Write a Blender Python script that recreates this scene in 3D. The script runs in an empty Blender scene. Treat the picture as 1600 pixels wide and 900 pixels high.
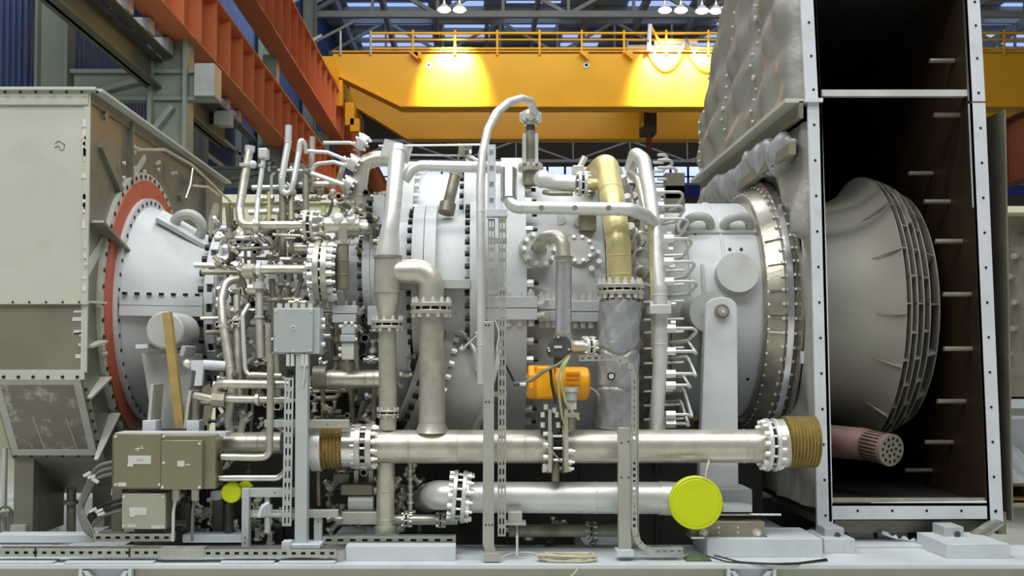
import bpy, math, random
from mathutils import Vector, Matrix
random.seed(7)
scene = bpy.context.scene
COL = scene.collection
# ---------------------------------------------------------------- camera
F = 1700.0; PPX = 750.0; PPY = 500.0; TH = math.atan(65.0 / 1700.0); CAMZ = 1.8
cam_d = bpy.data.cameras.new('camera'); cam = bpy.data.objects.new('camera', cam_d); COL.objects.link(cam)
cam_d.sensor_width = 36.0; cam_d.lens = 36.0 * F / 1600.0
cam_d.shift_x = (800 - PPX) / 1600.0; cam_d.shift_y = (PPY - 450) / 1600.0
cam_d.clip_end = 400
cam.location = (0, 0, CAMZ); cam.rotation_euler = (math.pi / 2 + TH, 0, 0)
scene.camera = cam
# ---------------------------------------------------------------- light and exposure
scene.view_settings.view_transform = 'Standard'
scene.view_settings.look = 'None'
scene.view_settings.exposure = -0.2
scene.view_settings.gamma = 1.0
scene.view_settings.use_curve_mapping = False
world = bpy.data.worlds.new('hall_ambient'); scene.world = world; world.use_nodes = True
bg = world.node_tree.nodes['Background']
bg.inputs[0].default_value = (0.97, 0.985, 1.0, 1); bg.inputs[1].default_value = 0.17
def area(name, loc, target, sx, sy, power, col=(1, 1, 1)):
    d = bpy.data.lights.new(name, 'AREA'); d.shape = 'RECTANGLE'; d.size = sx; d.size_y = sy; d.energy = power; d.color = col
    o = bpy.data.objects.new(name, d); COL.objects.link(o); o.location = loc
    o.rotation_euler = (Vector(target) - Vector(loc)).to_track_quat('-Z', 'Y').to_euler(); return o
# unseen area lights added in place of hall lamps, overhead and behind the viewer
for i, (y, z, e) in enumerate(((-1.5, 12.5, 620), (2.2, 13.0, 900), (5.6, 13.0, 800))):
    area('added_key_strip', (0, y, z), (0, 8.6, 1.5), 17, 0.9, e, (0.96, 0.985, 1.0))  # narrow added strips, shaped for crisp highlights on the pipes
area('added_key_row', (-6, -2, 12.0), (0, 9, 1.8), 10, 1.2, 520, (1.0, 0.98, 0.95))
area('added_fill_rear', (0, 13.5, 14.0), (0, 9.5, 2.0), 14, 3, 1100, (0.95, 0.98, 1.0))
area('added_fill_far', (2, 36, 20.0), (0, 50, 8.0), 18, 4, 1500, (0.95, 0.97, 1.0))

def P(px, py, Y):
    c, s = math.cos(TH), math.sin(TH)
    u = (px - PPX) / F; v = (PPY - py) / F
    t = Y / (c - v * s)
    return Vector((t * u, Y, CAMZ + t * (s + v * c)))
def S(px, Y): return px * Y / F          # length of px pixels at distance Y
# ---------------------------------------------------------------- mesh builder
ORG = {}
def V(p): return p if isinstance(p, Vector) else Vector(p)
def frame(d):
    d = d.normalized()
    a = Vector((0, 0, 1)) if abs(d.z) < 0.9 else Vector((0, 1, 0))
    x = a.cross(d).normalized(); y = d.cross(x).normalized()
    return x, y, d
class MB:
    def __init__(s): s.v = []; s.f = []
    def add(s, vs, fs):
        o = len(s.v); s.v += [tuple(x) for x in vs]; s.f += [tuple(i + o for i in q) for q in fs]; return s
    def box(s, a, b):
        x0, x1 = sorted((a[0], b[0])); y0, y1 = sorted((a[1], b[1])); z0, z1 = sorted((a[2], b[2]))
        return s.add([(x0,y0,z0),(x1,y0,z0),(x1,y1,z0),(x0,y1,z0),(x0,y0,z1),(x1,y0,z1),(x1,y1,z1),(x0,y1,z1)],
                     [(0,3,2,1),(4,5,6,7),(0,1,5,4),(1,2,6,5),(2,3,7,6),(3,0,4,7)])
    def pbox(s, x0, y0, x1, y1, Y0, Y1):       # front face given in pixels at distance Y0, going back to Y1
        a = P(x0, y1, Y0); b = P(x1, y0, Y0); return s.box((a.x, Y0, a.z), (b.x, Y1, b.z))
    def bar(s, p0, p1, w, h, up=(0, 0, 1)):     # rectangular bar from p0 to p1
        p0 = V(p0); p1 = V(p1); d = (p1 - p0).normalized(); u = V(up)
        if abs(d.dot(u)) > 0.99: u = Vector((0, 1, 0))
        x = d.cross(u).normalized() * (w / 2); y = x.cross(d).normalized() * (h / 2)
        vs = [p + sx * x + sy * y for p in (p0, p1) for sx, sy in ((-1,-1),(1,-1),(1,1),(-1,1))]
        return s.add(vs, [(3,2,1,0),(4,5,6,7),(0,1,5,4),(1,2,6,5),(2,3,7,6),(3,0,4,7)])
    def cyl(s, p0, p1, r0, r1=None, n=16, cap=True):
        p0 = V(p0); p1 = V(p1); r1 = r0 if r1 is None else r1
        return s.lathe(p0, p1 - p0, [(0, r0), ((p1 - p0).length, r1)], n, cap)
    def lathe(s, o, d, prof, n=24, cap=True, a0=0.0, a1=None):
        o = V(o); x, y, d = frame(V(d)); full = a1 is None
        a1 = 2 * math.pi if full else a1
        m = n if full else n + 1; vs = []; fs = []
        for t, r in prof:
            for k in range(m):
                a = a0 + (a1 - a0) * k / n
                vs.append(o + d * t + x * (r * math.cos(a)) + y * (r * math.sin(a)))
        for i in range(len(prof) - 1):
            for k in range(n):
                k2 = (k + 1) % m
                fs.append((i*m+k, i*m+k2, (i+1)*m+k2, (i+1)*m+k))
        if cap and full:
            fs.append(tuple(range(m - 1, -1, -1))); fs.append(tuple((len(prof)-1)*m + k for k in range(m)))
        return s.add(vs, fs)
    def ring(s, o, d, ro, ri, th, n=32):       # flat annulus with thickness, starts at o
        return s.lathe(o, d, [(0, ri), (0, ro), (th, ro), (th, ri), (0, ri)], n, False)
    def bolts(s, o, d, R, k, r, h, a0=0.0, n=6):
        x, y, d = frame(V(d)); o = V(o)
        for i in range(k):
            a = a0 + 2 * math.pi * i / k; c = o + x * (R * math.cos(a)) + y * (R * math.sin(a))
            s.cyl(c, c + d * h, r, n=n)
        return s
    def tube(s, pts, r, n=12, bend=None, cap=True, seg=6):
        pts = [V(p) for p in pts]; rr = r if isinstance(r, (list, tuple)) else [r] * len(pts)
        q = [pts[0]]; qr = [rr[0]]
        for i in range(1, len(pts) - 1):
            a, b, c = pts[i-1], pts[i], pts[i+1]; u = (a - b); w = (c - b); lu, lw = u.length, w.length
            if lu < 1e-6 or lw < 1e-6: continue
            u /= lu; w /= lw; ang = u.angle(w)
            if ang > math.pi - 0.02 or ang < 0.05 or bend == 0: q.append(b); qr.append(rr[i]); continue
            R = bend if bend else rr[i] * 2.2
            t = min(R / math.tan(ang / 2), lu * 0.49, lw * 0.49); R2 = t * math.tan(ang / 2)
            bis = (u + w).normalized(); cen = b + bis * (R2 / math.sin(ang / 2))
            va = (b + u * t) - cen; vb = (b + w * t) - cen; tot = va.angle(vb)
            k = max(2, int(seg * tot / (math.pi / 2)) + 1)
            for j in range(k + 1):
                f = j / k; e = (va * math.sin((1-f)*tot) + vb * math.sin(f*tot)) / max(math.sin(tot), 1e-6)
                q.append(cen + e); qr.append(rr[i])
        q.append(pts[-1]); qr.append(rr[-1])
        t0 = (q[1] - q[0]).normalized(); x, y, _ = frame(t0); vs = []; fs = []
        for i, p in enumerate(q):
            if i == 0: t = t0
            elif i == len(q) - 1: t = (q[-1] - q[-2]).normalized()
            else: t = ((q[i+1]-q[i]).normalized() + (q[i]-q[i-1]).normalized()).normalized()
            x = (x - t * x.dot(t)).normalized(); y = t.cross(x)
            for k in range(n):
                a = 2 * math.pi * k / n; vs.append(p + x * (qr[i]*math.cos(a)) + y * (qr[i]*math.sin(a)))
        for i in range(len(q) - 1):
            for k in range(n):
                k2 = (k+1) % n; fs.append((i*n+k, i*n+k2, (i+1)*n+k2, (i+1)*n+k))
        if cap: fs.append(tuple(range(n-1, -1, -1))); fs.append(tuple((len(q)-1)*n + k for k in range(n)))
        return s.add(vs, fs)
    def prism(s, poly, d):                      # polygon of 3D points swept by vector d
        n = len(poly); d = V(d); vs = [V(p) for p in poly] + [V(p) + d for p in poly]
        fs = [tuple(range(n-1, -1, -1)), tuple(range(n, 2*n))] + [(i, (i+1) % n, n+(i+1) % n, n+i) for i in range(n)]
        return s.add(vs, fs)
    def sphere(s, c, r, n=12, m=8):
        c = V(c); prof = [(-r*math.cos(math.pi*i/m), max(r*math.sin(math.pi*i/m), 1e-4)) for i in range(m+1)]
        return s.lathe(c, (0, 0, 1), prof, n, False)
    def grid(s, fn, nu, nv):
        vs = [fn(i/nu, j/nv) for j in range(nv+1) for i in range(nu+1)]
        fs = [(j*(nu+1)+i, j*(nu+1)+i+1, (j+1)*(nu+1)+i+1, (j+1)*(nu+1)+i) for j in range(nv) for i in range(nu)]
        return s.add(vs, fs)
    def mesh(s, name, mat, off=Vector((0,0,0)), smooth=True, ang=0.6):
        me = bpy.data.meshes.new(name)
        me.from_pydata([(x-off.x, y-off.y, z-off.z) for x, y, z in s.v], [], s.f)
        me.materials.append(M[mat] if isinstance(mat, str) else mat)
        if smooth:
            me.shade_smooth(); me.set_sharp_from_angle(angle=ang)
        me.update(); return me
    def build(s, name, mat, parent=None, bevel=0, kind=None, label=None, smooth=True, ang=0.6):
        org = ORG[parent.name] if parent else None
        if parent is None:
            xs = [v[0] for v in s.v]; ys = [v[1] for v in s.v]; zs = [v[2] for v in s.v]
            org = Vector(((min(xs)+max(xs))/2, (min(ys)+max(ys))/2, min(zs)))
        o = bpy.data.objects.new(name, s.mesh(name, mat, org, smooth, ang)); COL.objects.link(o)
        ORG[o.name] = org
        if parent: o.parent = parent
        else: o.location = org
        if bevel:
            b = o.modifiers.new('edge', 'BEVEL'); b.width = bevel; b.segments = 2; b.limit_method = 'ANGLE'; b.angle_limit = 0.7
        if kind: o['kind'] = kind
        if label: o['label'] = label
        return o
def tag(o, label, cat, group=None):
    o['label'] = label; o['category'] = cat
    if group: o['group'] = group
    return o
def thing(name, label, cat, loc, group=None):
    o = bpy.data.objects.new(name, None); COL.objects.link(o); o.location = loc; o.empty_display_size = 0.1
    ORG[o.name] = V(loc).copy(); return tag(o, label, cat, group)
def struct(o): o['kind'] = 'structure'; return o
def inst(src, parent, loc, rot=None):           # a further piece sharing the mesh of src
    o = src.copy(); COL.objects.link(o); o.parent = parent; o.location = V(loc) - (ORG[parent.name] if parent else Vector()); 
    if rot is not None: o.rotation_euler = rot
    ORG[o.name] = V(loc).copy(); return o
def piece(mb, name, mat, parent, loc, rot=None, bevel=0):   # mesh built around its own origin, placed at loc
    o = bpy.data.objects.new(name, mb.mesh(name, mat)); COL.objects.link(o); o.parent = parent
    o.location = V(loc) - ORG[parent.name]
    if rot is not None: o.rotation_euler = rot
    ORG[o.name] = V(loc).copy(); return o
# ---------------------------------------------------------------- materials
M = {}
def lin(c): return tuple(((x/255)/12.92 if x <= 10 else ((x/255+0.055)/1.055)**2.4) for x in c)
def mat(name, rgb, rough=0.5, metal=0.0, var=0.12, scale=6.0, bump=0.0, bscale=40.0, dirt=None, dirt_amt=0.0, dscale=2.5, emit=None, estr=0.0):
    m = bpy.data.materials.new(name); m.use_nodes = True; nt = m.node_tree; b = nt.nodes['Principled BSDF']
    L = nt.links.new; c = lin(rgb)
    b.inputs['Roughness'].default_value = rough; b.inputs['Metallic'].default_value = metal
    tc = nt.nodes.new('ShaderNodeTexCoord')
    nz = nt.nodes.new('ShaderNodeTexNoise'); nz.inputs['Scale'].default_value = scale; nz.inputs['Detail'].default_value = 6
    L(tc.outputs['Object'], nz.inputs['Vector'])
    mx = nt.nodes.new('ShaderNodeMix'); mx.data_type = 'RGBA'
    mx.inputs[6].default_value = tuple(x*(1-var) for x in c) + (1,); mx.inputs[7].default_value = tuple(min(1, x*(1+var)) for x in c) + (1,)
    rp = nt.nodes.new('ShaderNodeMapRange'); rp.inputs[1].default_value = 0.3; rp.inputs[2].default_value = 0.7
    L(nz.outputs['Fac'], rp.inputs[0]); L(rp.outputs[0], mx.inputs[0]); out = mx.outputs[2]
    if dirt:
        n2 = nt.nodes.new('ShaderNodeTexNoise'); n2.inputs['Scale'].default_value = dscale; n2.inputs['Detail'].default_value = 8; n2.inputs['Roughness'].default_value = 0.65
        L(tc.outputs['Object'], n2.inputs['Vector'])
        r2 = nt.nodes.new('ShaderNodeMapRange'); r2.inputs[1].default_value = 0.52; r2.inputs[2].default_value = 0.72; r2.inputs[4].default_value = dirt_amt
        L(n2.outputs['Fac'], r2.inputs[0])
        m2 = nt.nodes.new('ShaderNodeMix'); m2.data_type = 'RGBA'; m2.inputs[7].default_value = lin(dirt) + (1,)
        L(r2.outputs[0], m2.inputs[0]); L(out, m2.inputs[6]); out = m2.outputs[2]
    L(out, b.inputs['Base Color'])
    if metal > 0.3 or rough < 0.5:
        r3 = nt.nodes.new('ShaderNodeMapRange'); r3.inputs[3].default_value = rough*0.8; r3.inputs[4].default_value = min(1, rough*1.25)
        L(nz.outputs['Fac'], r3.inputs[0]); L(r3.outputs[0], b.inputs['Roughness'])
    if bump:
        n3 = nt.nodes.new('ShaderNodeTexNoise'); n3.inputs['Scale'].default_value = bscale; n3.inputs['Detail'].default_value = 4
        L(tc.outputs['Object'], n3.inputs['Vector'])
        bp = nt.nodes.new('ShaderNodeBump'); bp.inputs['Strength'].default_value = bump; bp.inputs['Distance'].default_value = 0.02
        L(n3.outputs['Fac'], bp.inputs['Height']); L(bp.outputs[0], b.inputs['Normal'])
    if emit:
        b.inputs['Emission Color'].default_value = lin(emit) + (1,); b.inputs['Emission Strength'].default_value = estr
    M[name] = m; return m
mat('casing', (203, 206, 207), 0.42, 0.0, 0.07, 3, 0.05, 60, (150, 148, 140), 0.35)
mat('casing_warm', (180, 182, 176), 0.45, 0.0, 0.08, 3, 0.05, 60, (130, 126, 112), 0.4)
mat('steel', (204, 201, 187), 0.33, 0.6, 0.12, 9, 0.03, 80, (150, 140, 112), 0.5, 5)
mat('steel_bright', (222, 222, 220), 0.22, 0.95, 0.08, 8)
mat('steel_pale', (218, 219, 216), 0.36, 0.4, 0.07, 7, 0.03, 60)
mat('steel_dull', (152, 148, 130), 0.42, 0.5, 0.18, 8, 0.05, 50, (96, 88, 66), 0.6, 5)
mat('gold_pipe', (216, 204, 146), 0.34, 0.4, 0.15, 5, 0.03, 60, (150, 126, 50), 0.7, 3)
mat('bellows_gold', (196, 178, 122), 0.3, 0.55, 0.15, 20)
mat('bolt', (232, 232, 226), 0.3, 0.35, 0.1, 30)
mat('bolt_black', (30, 30, 30), 0.45, 0.3, 0.2, 20)
mat('hole', (12, 12, 12), 0.8)
mat('skid_paint', (205, 212, 214), 0.45, 0.0, 0.06, 3, 0.03, 40, (160, 164, 160), 0.4)
mat('frame_grey', (182, 188, 186), 0.45, 0.1, 0.06, 4, 0.03, 50, (150, 150, 140), 0.3)
mat('galv', (186, 186, 176), 0.42, 0.55, 0.1, 12, 0.02, 60)
mat('beam_post', (178, 178, 166), 0.45, 0.35, 0.08, 5, 0.02, 60)
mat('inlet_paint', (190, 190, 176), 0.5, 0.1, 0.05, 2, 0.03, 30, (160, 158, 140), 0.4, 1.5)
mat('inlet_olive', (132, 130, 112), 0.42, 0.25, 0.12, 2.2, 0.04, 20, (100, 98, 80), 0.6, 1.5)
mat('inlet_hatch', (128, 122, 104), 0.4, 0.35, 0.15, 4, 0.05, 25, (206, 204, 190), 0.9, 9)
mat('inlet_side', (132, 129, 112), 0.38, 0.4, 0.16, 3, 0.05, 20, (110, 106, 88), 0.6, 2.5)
mat('orange_primer', (186, 92, 62), 0.55, 0.0, 0.1, 5, 0.03, 40, (150, 64, 40), 0.5)
mat('runway_orange', (214, 122, 72), 0.55, 0.0, 0.1, 0.8, 0.0, 10, (184, 92, 52), 0.5, 0.4)
mat('crane_yellow', (236, 172, 12), 0.42, 0.0, 0.05, 0.6)
mat('column_green', (150, 162, 150), 0.5, 0.0, 0.07, 0.8)
mat('girder_dark', (98, 96, 80), 0.5, 0.1, 0.12, 1.0)
mat('truss_grey', (172, 176, 172), 0.5, 0.1, 0.08, 1.0)
mat('roof_panel', (186, 198, 222), 0.6, 0.1, 0.12, 0.4)
mat('roof_beam', (160, 160, 150), 0.6, 0.1, 0.1, 0.6)
mat('wall_blue', (72, 96, 150), 0.45, 0.1, 0.12, 0.6)
mat('wall_cream', (226, 226, 196), 0.6, 0, 0.05, 0.6)
mat('wall_brown', (98, 90, 74), 0.7, 0, 0.15, 0.4)
mat('wall_blue_band', (58, 74, 170), 0.6, 0, 0.08, 0.6)
mat('window_dark', (52, 64, 92), 0.12, 0.0, 0.1, 0.7)
mat('window_lit', (200, 215, 240), 0.3, 0, 0.05, 1, emit=(205, 222, 255), estr=1.3)
mat('skylight', (170, 195, 240), 0.3, 0, 0.1, 1, emit=(165, 190, 245), estr=1.1)
mat('floor', (196, 196, 184), 0.55, 0, 0.08, 0.7, 0, 10, (160, 158, 146), 0.5, 0.5)
mat('yellow_cap', (206, 218, 6), 0.42, 0, 0.04, 5)
mat('actuator_yellow', (240, 166, 14), 0.36, 0, 0.06, 9)
mat('dark_grey', (78, 80, 78), 0.45, 0.1, 0.12, 9)
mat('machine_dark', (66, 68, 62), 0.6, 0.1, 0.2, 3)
mat('wood', (168, 142, 84), 0.7, 0, 0.2, 7, 0.1, 40)
mat('blanket', (152, 151, 142), 0.38, 0.15, 0.1, 3, 0.6, 9)
mat('blanket_silver', (160, 162, 164), 0.36, 0.3, 0.1, 5, 0.5, 14)
mat('frame_white', (206, 211, 216), 0.5, 0, 0.05, 3, 0.03, 30, (178, 178, 172), 0.5, 4)
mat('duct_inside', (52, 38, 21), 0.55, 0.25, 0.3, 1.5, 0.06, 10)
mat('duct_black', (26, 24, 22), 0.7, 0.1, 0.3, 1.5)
mat('diffuser', (158, 155, 142), 0.6, 0.2, 0.1, 2)
mat('rust_pipe', (160, 128, 118), 0.5, 0.35, 0.3, 6, 0.1, 30, (104, 74, 60), 0.6, 6)
mat('exhaust_tan', (172, 168, 154), 0.3, 0.6, 0.22, 6, 0.08, 30, (128, 110, 80), 0.6, 4)
mat('box_grey', (168, 175, 174), 0.42, 0.0, 0.04, 5)
mat('box_steel', (148, 144, 118), 0.36, 0.55, 0.06, 3, 0.02, 90)
mat('box_steel_pale', (182, 182, 166), 0.36, 0.45, 0.06, 3, 0.02, 90)
mat('label_paper', (206, 206, 198), 0.5, 0, 0.03)
mat('label_ink', (86, 88, 84), 0.6)
mat('cable_black', (26, 27, 28), 0.45)
mat('cable_grey', (116, 116, 110), 0.5, 0.2)
mat('cable_cream', (206, 198, 170), 0.5, 0, 0.1, 30)
mat('cable_green', (170, 178, 120), 0.5)
mat('glass_lamp', (255, 255, 255), 0.3, 0, 0, emit=(255, 255, 255), estr=14)
mat('plastic_film', (214, 220, 224), 0.25, 0, 0.08, 6, 0.4, 9)
mat('hose_braid', (176, 180, 186), 0.32, 0.8, 0.3, 90, 0.6, 120)
mat('red_brown', (120, 62, 48), 0.6, 0, 0.1, 0.8)

def braid_mat():
    m = M['hose_braid']; nt = m.node_tree; b = nt.nodes['Principled BSDF']; L = nt.links.new; tc = nt.nodes.new('ShaderNodeTexCoord'); hs = []
    for sx in (1, -1):
        mp = nt.nodes.new('ShaderNodeMapping'); mp.inputs['Rotation'].default_value = (0, math.radians(38*sx), 0); L(tc.outputs['Object'], mp.inputs[0])
        w = nt.nodes.new('ShaderNodeTexWave'); w.inputs['Scale'].default_value = 34; L(mp.outputs[0], w.inputs[0]); hs.append(w)
    mx = nt.nodes.new('ShaderNodeMath'); mx.operation = 'MAXIMUM'; L(hs[0].outputs['Fac'], mx.inputs[0]); L(hs[1].outputs['Fac'], mx.inputs[1])
    bp = nt.nodes.new('ShaderNodeBump'); bp.inputs['Strength'].default_value = 1; bp.inputs['Distance'].default_value = .006; L(mx.outputs[0], bp.inputs['Height']); L(bp.outputs[0], b.inputs['Normal'])
    cr = nt.nodes.new('ShaderNodeMix'); cr.data_type = 'RGBA'; cr.inputs[6].default_value = (.10, .10, .11, 1); cr.inputs[7].default_value = (.62, .63, .65, 1); L(mx.outputs[0], cr.inputs[0]); L(cr.outputs[2], b.inputs['Base Color'])
braid_mat()
# ================================================================ the hall
b = MB().box((-40, -3, -0.1), (40, 84, 0)); struct(b.build('floor', 'floor'))
# left wall: cream below, blue corrugated sheet above
WLX = -9.2
b = MB().box((WLX - 0.3, 10, 0), (WLX, 84, 4.2)); struct(b.build('wall_left', 'wall_cream'))
wl = bpy.data.objects['wall_left']
b = MB(); n = 440; ys = []; y = 12.0; k = 0
prof = [(0.0, 0.0), (0.10, 0.0), (0.14, 0.06), (0.24, 0.06), (0.28, 0.0)]
pts = []
while y < 82:
    for dy, dx in prof[:-1]: pts.append((WLX + 0.02 + dx, y + dy))
    y += 0.28
vs = [(x, yy, 4.2) for x, yy in pts] + [(x, yy, 24) for x, yy in pts]; m = len(pts)
b.add(vs, [(i, i+1, m+i+1, m+i) for i in range(m-1)])
o = b.build('cladding_sheet', 'wall_blue', wl, smooth=False)
b = MB().box((WLX, 12, 4.12), (WLX + 0.12, 82, 4.3)); b.build('cladding_sill', 'truss_grey', wl)
# dark windows in the left wall
for i in range(3):
    y0 = 30.5 + i * 5.2
    w = MB().box((WLX, y0, 8.7), (WLX + 0.10, y0 + 4.6, 10.7)).build('window_%d' % (i + 1), 'window_dark'); struct(w)
    f = MB()
    for a, c in (((y0 - .1), (y0 + .05)), (y0 + 4.55, y0 + 4.7)): f.box((WLX, a, 8.6), (WLX + .16, c, 10.8))
    for a, c in ((8.6, 8.75), (10.65, 10.8), (9.6, 9.7)): f.box((WLX, y0 - .1, a), (WLX + .16, y0 + 4.7, c))
    f.build('window_frame', 'truss_grey', w)
# back wall: brown, strip of lit windows, blue band
YB = 80.0
b = MB().box((-12, YB, 0), (46, YB + .3, 13.0)); wb = struct(b.build('wall_back', 'wall_cream'))
b = MB().box((-12, YB - .05, 16.2), (46, YB + .3, 26)); b.build('upper_wall', 'wall_brown', wb)
b = MB().box((-12, YB - .08, 14.0), (46, YB + .3, 14.9)); b.build('blue_band', 'wall_blue_band', wb)
b = MB().box((-12, YB - .06, 12.9), (46, YB + .3, 14.0)); b.build('lower_band', 'wall_brown', wb)
wn = struct(MB().box((-12, YB, 14.9), (46, YB + .1, 16.2)).build('window_4', 'window_lit'))
b = MB()
x = -12.0
while x < 46: b.box((x, YB - .12, 14.9), (x + .16, YB, 16.2)); x += 1.3
b.box((-12, YB - .12, 15.4), (46, YB, 15.5)); b.build('window_frame', 'wall_blue_band', wn)
b = MB().box((-12, YB - .2, 14.82), (46, YB, 14.98)).build('window_sill', 'truss_grey', wn)
# roof: panels, skylights, beams, purlins
RZ = CAMZ + 20.5
b = MB().box((-12, 46, RZ), (46, 80.3, RZ + .2)); ceil = struct(b.build('ceiling', 'roof_panel'))
for (x0, x1, y0, y1) in ((-7.6, -3.0, 57, 72), (1.5, 4.6, 56, 66), (-2.2, 0.6, 64, 68), (8.5, 12, 58, 64), (30, 36, 60, 72), (-7.6, 6, 73.5, 75), (14, 18, 60, 70), (-1.6, 0.2, 58, 62), (5.2, 7.6, 66, 71)):
    yy = y0
    while yy < y1 - .5:
        MB().box((x0, yy, RZ - .06), (x1, yy + .85, RZ - .01)).build('skylight_pane', 'skylight', ceil); yy += 1.5
for i, y in enumerate(range(48, 80, 2)):
    MB().box((-12, y - .08, RZ - .35), (46, y + .08, RZ - .02)).build('purlin', 'roof_beam', ceil)
for x in (-8, -5.4, -2.6, 0.4, 3.2, 6.2, 9.2, 12.4, 15.5, 20, 26, 32, 38):
    MB().box((x - .12, 46, RZ - .9), (x + .12, 80, RZ - .3)).build('roof_beam', 'roof_beam', ceil)
def truss(y, zb, zt, x0, x1, step, label, r=.1, m='truss_grey'):
    t = thing('roof_truss', label, 'truss', ((x0 + x1) / 2, y, zb), None)
    MB().box((x0, y - r, zb - r), (x1, y + r, zb + r)).build('bottom_chord', m, t)
    MB().box((x0, y - r, zt - r), (x1, y + r, zt + r)).build('top_chord', m, t)
    x = x0; up = False
    while x < x1 - .1:
        xn = min(x + step, x1)
        MB().bar((x, y, zt if up else zb), (xn, y, zb if up else zt), r * 1.2, r * 1.2).build('diagonal', m, t)
        MB().bar((xn, y, zb), (xn, y, zt), r, r).build('upright', m, t)
        up = not up; x = xn
    return t
truss(56, CAMZ + 18.05, CAMZ + 20.0, -9, 36, 3.4, 'grey steel roof truss high above the yellow crane behind the round lamps', .16)
truss(64, CAMZ + 18.3, CAMZ + 20.2, -9, 36, 3.4, 'grey roof truss showing just over the crane railing', .13)
truss(72, CAMZ + 13.35, CAMZ + 14.7, -9, 40, 3.8, 'pale lattice truss seen under the yellow crane, above the window strip', .09, 'frame_white')
# trim on top of the left wall, long struts towards the roof
for i, (x, y) in enumerate(((-8.6, 21.8), (-8.6, 32.7), (-8.6, 43.6), (-8.6, 54.5))):
    t = thing('wall_column', ['tall grey green steel column against the blue corrugated wall', 'grey wall column behind the dark diagonal girder',
        'third grey column along the blue wall, behind the orange runway', 'farthest grey column of the blue wall near the crane end'][i], 'column', (x, y, 0), 'columns of the left wall')
    MB().box((x - .3, y - .03, 0), (x + .3, y + .03, 22)).build('column_web', 'column_green', t)
    for s in (-1, 1): MB().box((x + s*.3 - .03, y - .22, 0), (x + s*.3 + .03, y + .22, 22)).build('column_flange', 'column_green', t)
    for q in range(4): MB().bar((x + .3, y, 14 + q*2), (x + 2.2, y, 15 + q*2), .12, .12).build('roof_strut', 'truss_grey', t)
for i, y in enumerate((21.8, 32.7, 43.6, 54.5)):
    x = -6.25
    t = thing('runway_column', ['nearest grey green steel column under the orange runway girders', 'second grey runway column, between the two orange girders',
        'third grey runway column where the crane girder ends', 'farthest grey runway column behind the crane end'][i], 'column', (x, y, 0), 'columns of the crane runway')
    MB().box((x - .35, y - .04, 0), (x + .35, y + .04, 8.3)).build('column_web', 'column_green', t)
    for s in (-1, 1): MB().box((x + s*.35 - .04, y - .28, 0), (x + s*.35 + .04, y + .28, 8.3)).build('column_flange', 'column_green', t)
    MB().box((x - .3, y - .24, 8.3), (x + .12, y + .24, 11.05)).build('upper_column', 'column_green', t)
    MB().box((x - 2.0, y - .14, 7.6), (x + .9, y + .14, 7.68)).build('bracket_plate', 'column_green', t)
    MB().box((x - 2.0, y - .14, 7.05), (x + .9, y + .14, 7.12)).build('bracket_plate', 'column_green', t)
    MB().box((x - 1.95, y - .03, 7.12), (x + .9, y + .03, 7.6)).build('bracket_web', 'column_green', t)
    MB().box((x + .55, y - .3, 7.1), (x + .95, y + .3, 7.75)).build('bracket_head', 'frame_grey', t)
    MB().bar((x + .1, y - .2, 6.9), (x - 1.2, y - .2, 5.2), .18, .1).build('knee_brace', 'truss_grey', t)
    MB().bar((x - 2.3, y - .1, 7.0), (x - .4, y - .1, 7.5), .2, .1).build('knee_brace', 'column_green', t)
def runway(name, label, x, z0, z1, y0, y1, side, step=1.3, m='runway_orange'):
    t = thing(name, label, 'girder', (x, (y0 + y1) / 2, z0))
    MB().box((x - .03, y0, z0 + .05), (x + .03, y1, z1 - .05)).build('web', m, t)
    for z in (z0, z1 - .05): MB().box((x - .3, y0, z), (x + .3, y1, z + .05)).build('girder_flange', m, t)
    MB().box((x - .05, y0, z1), (x + .05, y1, z1 + .12)).build('rail', 'girder_dark', t)
    proto = None; y = y0 + .3; k = 0
    while y < y1:
        if proto is None:
            proto = piece(MB().box((0, -.015, 0), (side * .25, .015, z1 - z0 - .1)), 'stiffener', m, t, (x + side*.03, y, z0 + .05))
        else: inst(proto, t, (x + side*.03, y, z0 + .05))
        y += step
    return t
runway('runway_girder', 'lower orange crane runway girder with ribs, nearest the plenum', -6.0, CAMZ + 6.45, CAMZ + 7.87, 14, 70, 1)
runway('runway_girder', 'upper orange crane runway girder carrying the yellow crane', -6.0, CAMZ + 9.2, CAMZ + 11.0, 14, 76, 1)
runway('runway_girder', 'red brown runway girder far right, behind the exhaust duct', 18.0, CAMZ + 6.0, CAMZ + 8.2, 30, 70, -1, 2.2, 'red_brown')
t = thing('side_girder', 'dark olive steel girder running diagonally beside the orange runway', 'girder', (-6.6, 30, CAMZ + 5.5))
MB().box((-6.63, 14, CAMZ + 5.5), (-6.57, 27.8, CAMZ + 6.08)).build('web', 'girder_dark', t)
for z in (5.5, 6.04): MB().box((-6.72, 14, CAMZ + z), (-6.42, 27.8, CAMZ + z + .05)).build('girder_flange', 'girder_dark', t)
t = thing('floodlight', 'small grey floodlight box at the far end of the dark olive girder', 'lamp', (-6.5, 26.3, CAMZ + 5.95))
MB().box((-6.45, 26.1, CAMZ + 5.72), (-6.05, 26.5, CAMZ + 6.08)).build('housing', 'frame_grey', t, bevel=.02)
MB().cyl((-6.62, 26.3, CAMZ + 5.9), (-6.45, 26.3, CAMZ + 5.9), .12).build('mount', 'bolt_black', t)
t = thing('service_walkway', 'row of small brackets and cables under the lower orange girder', 'walkway', (-6.3, 26, CAMZ + 6.1))
for k in range(9):
    y = 17.5 + k * 1.25
    MB().box((-6.45, y, CAMZ + 6.15), (-6.15, y + .35, CAMZ + 6.4)).build('bracket', 'steel_pale', t)
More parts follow.
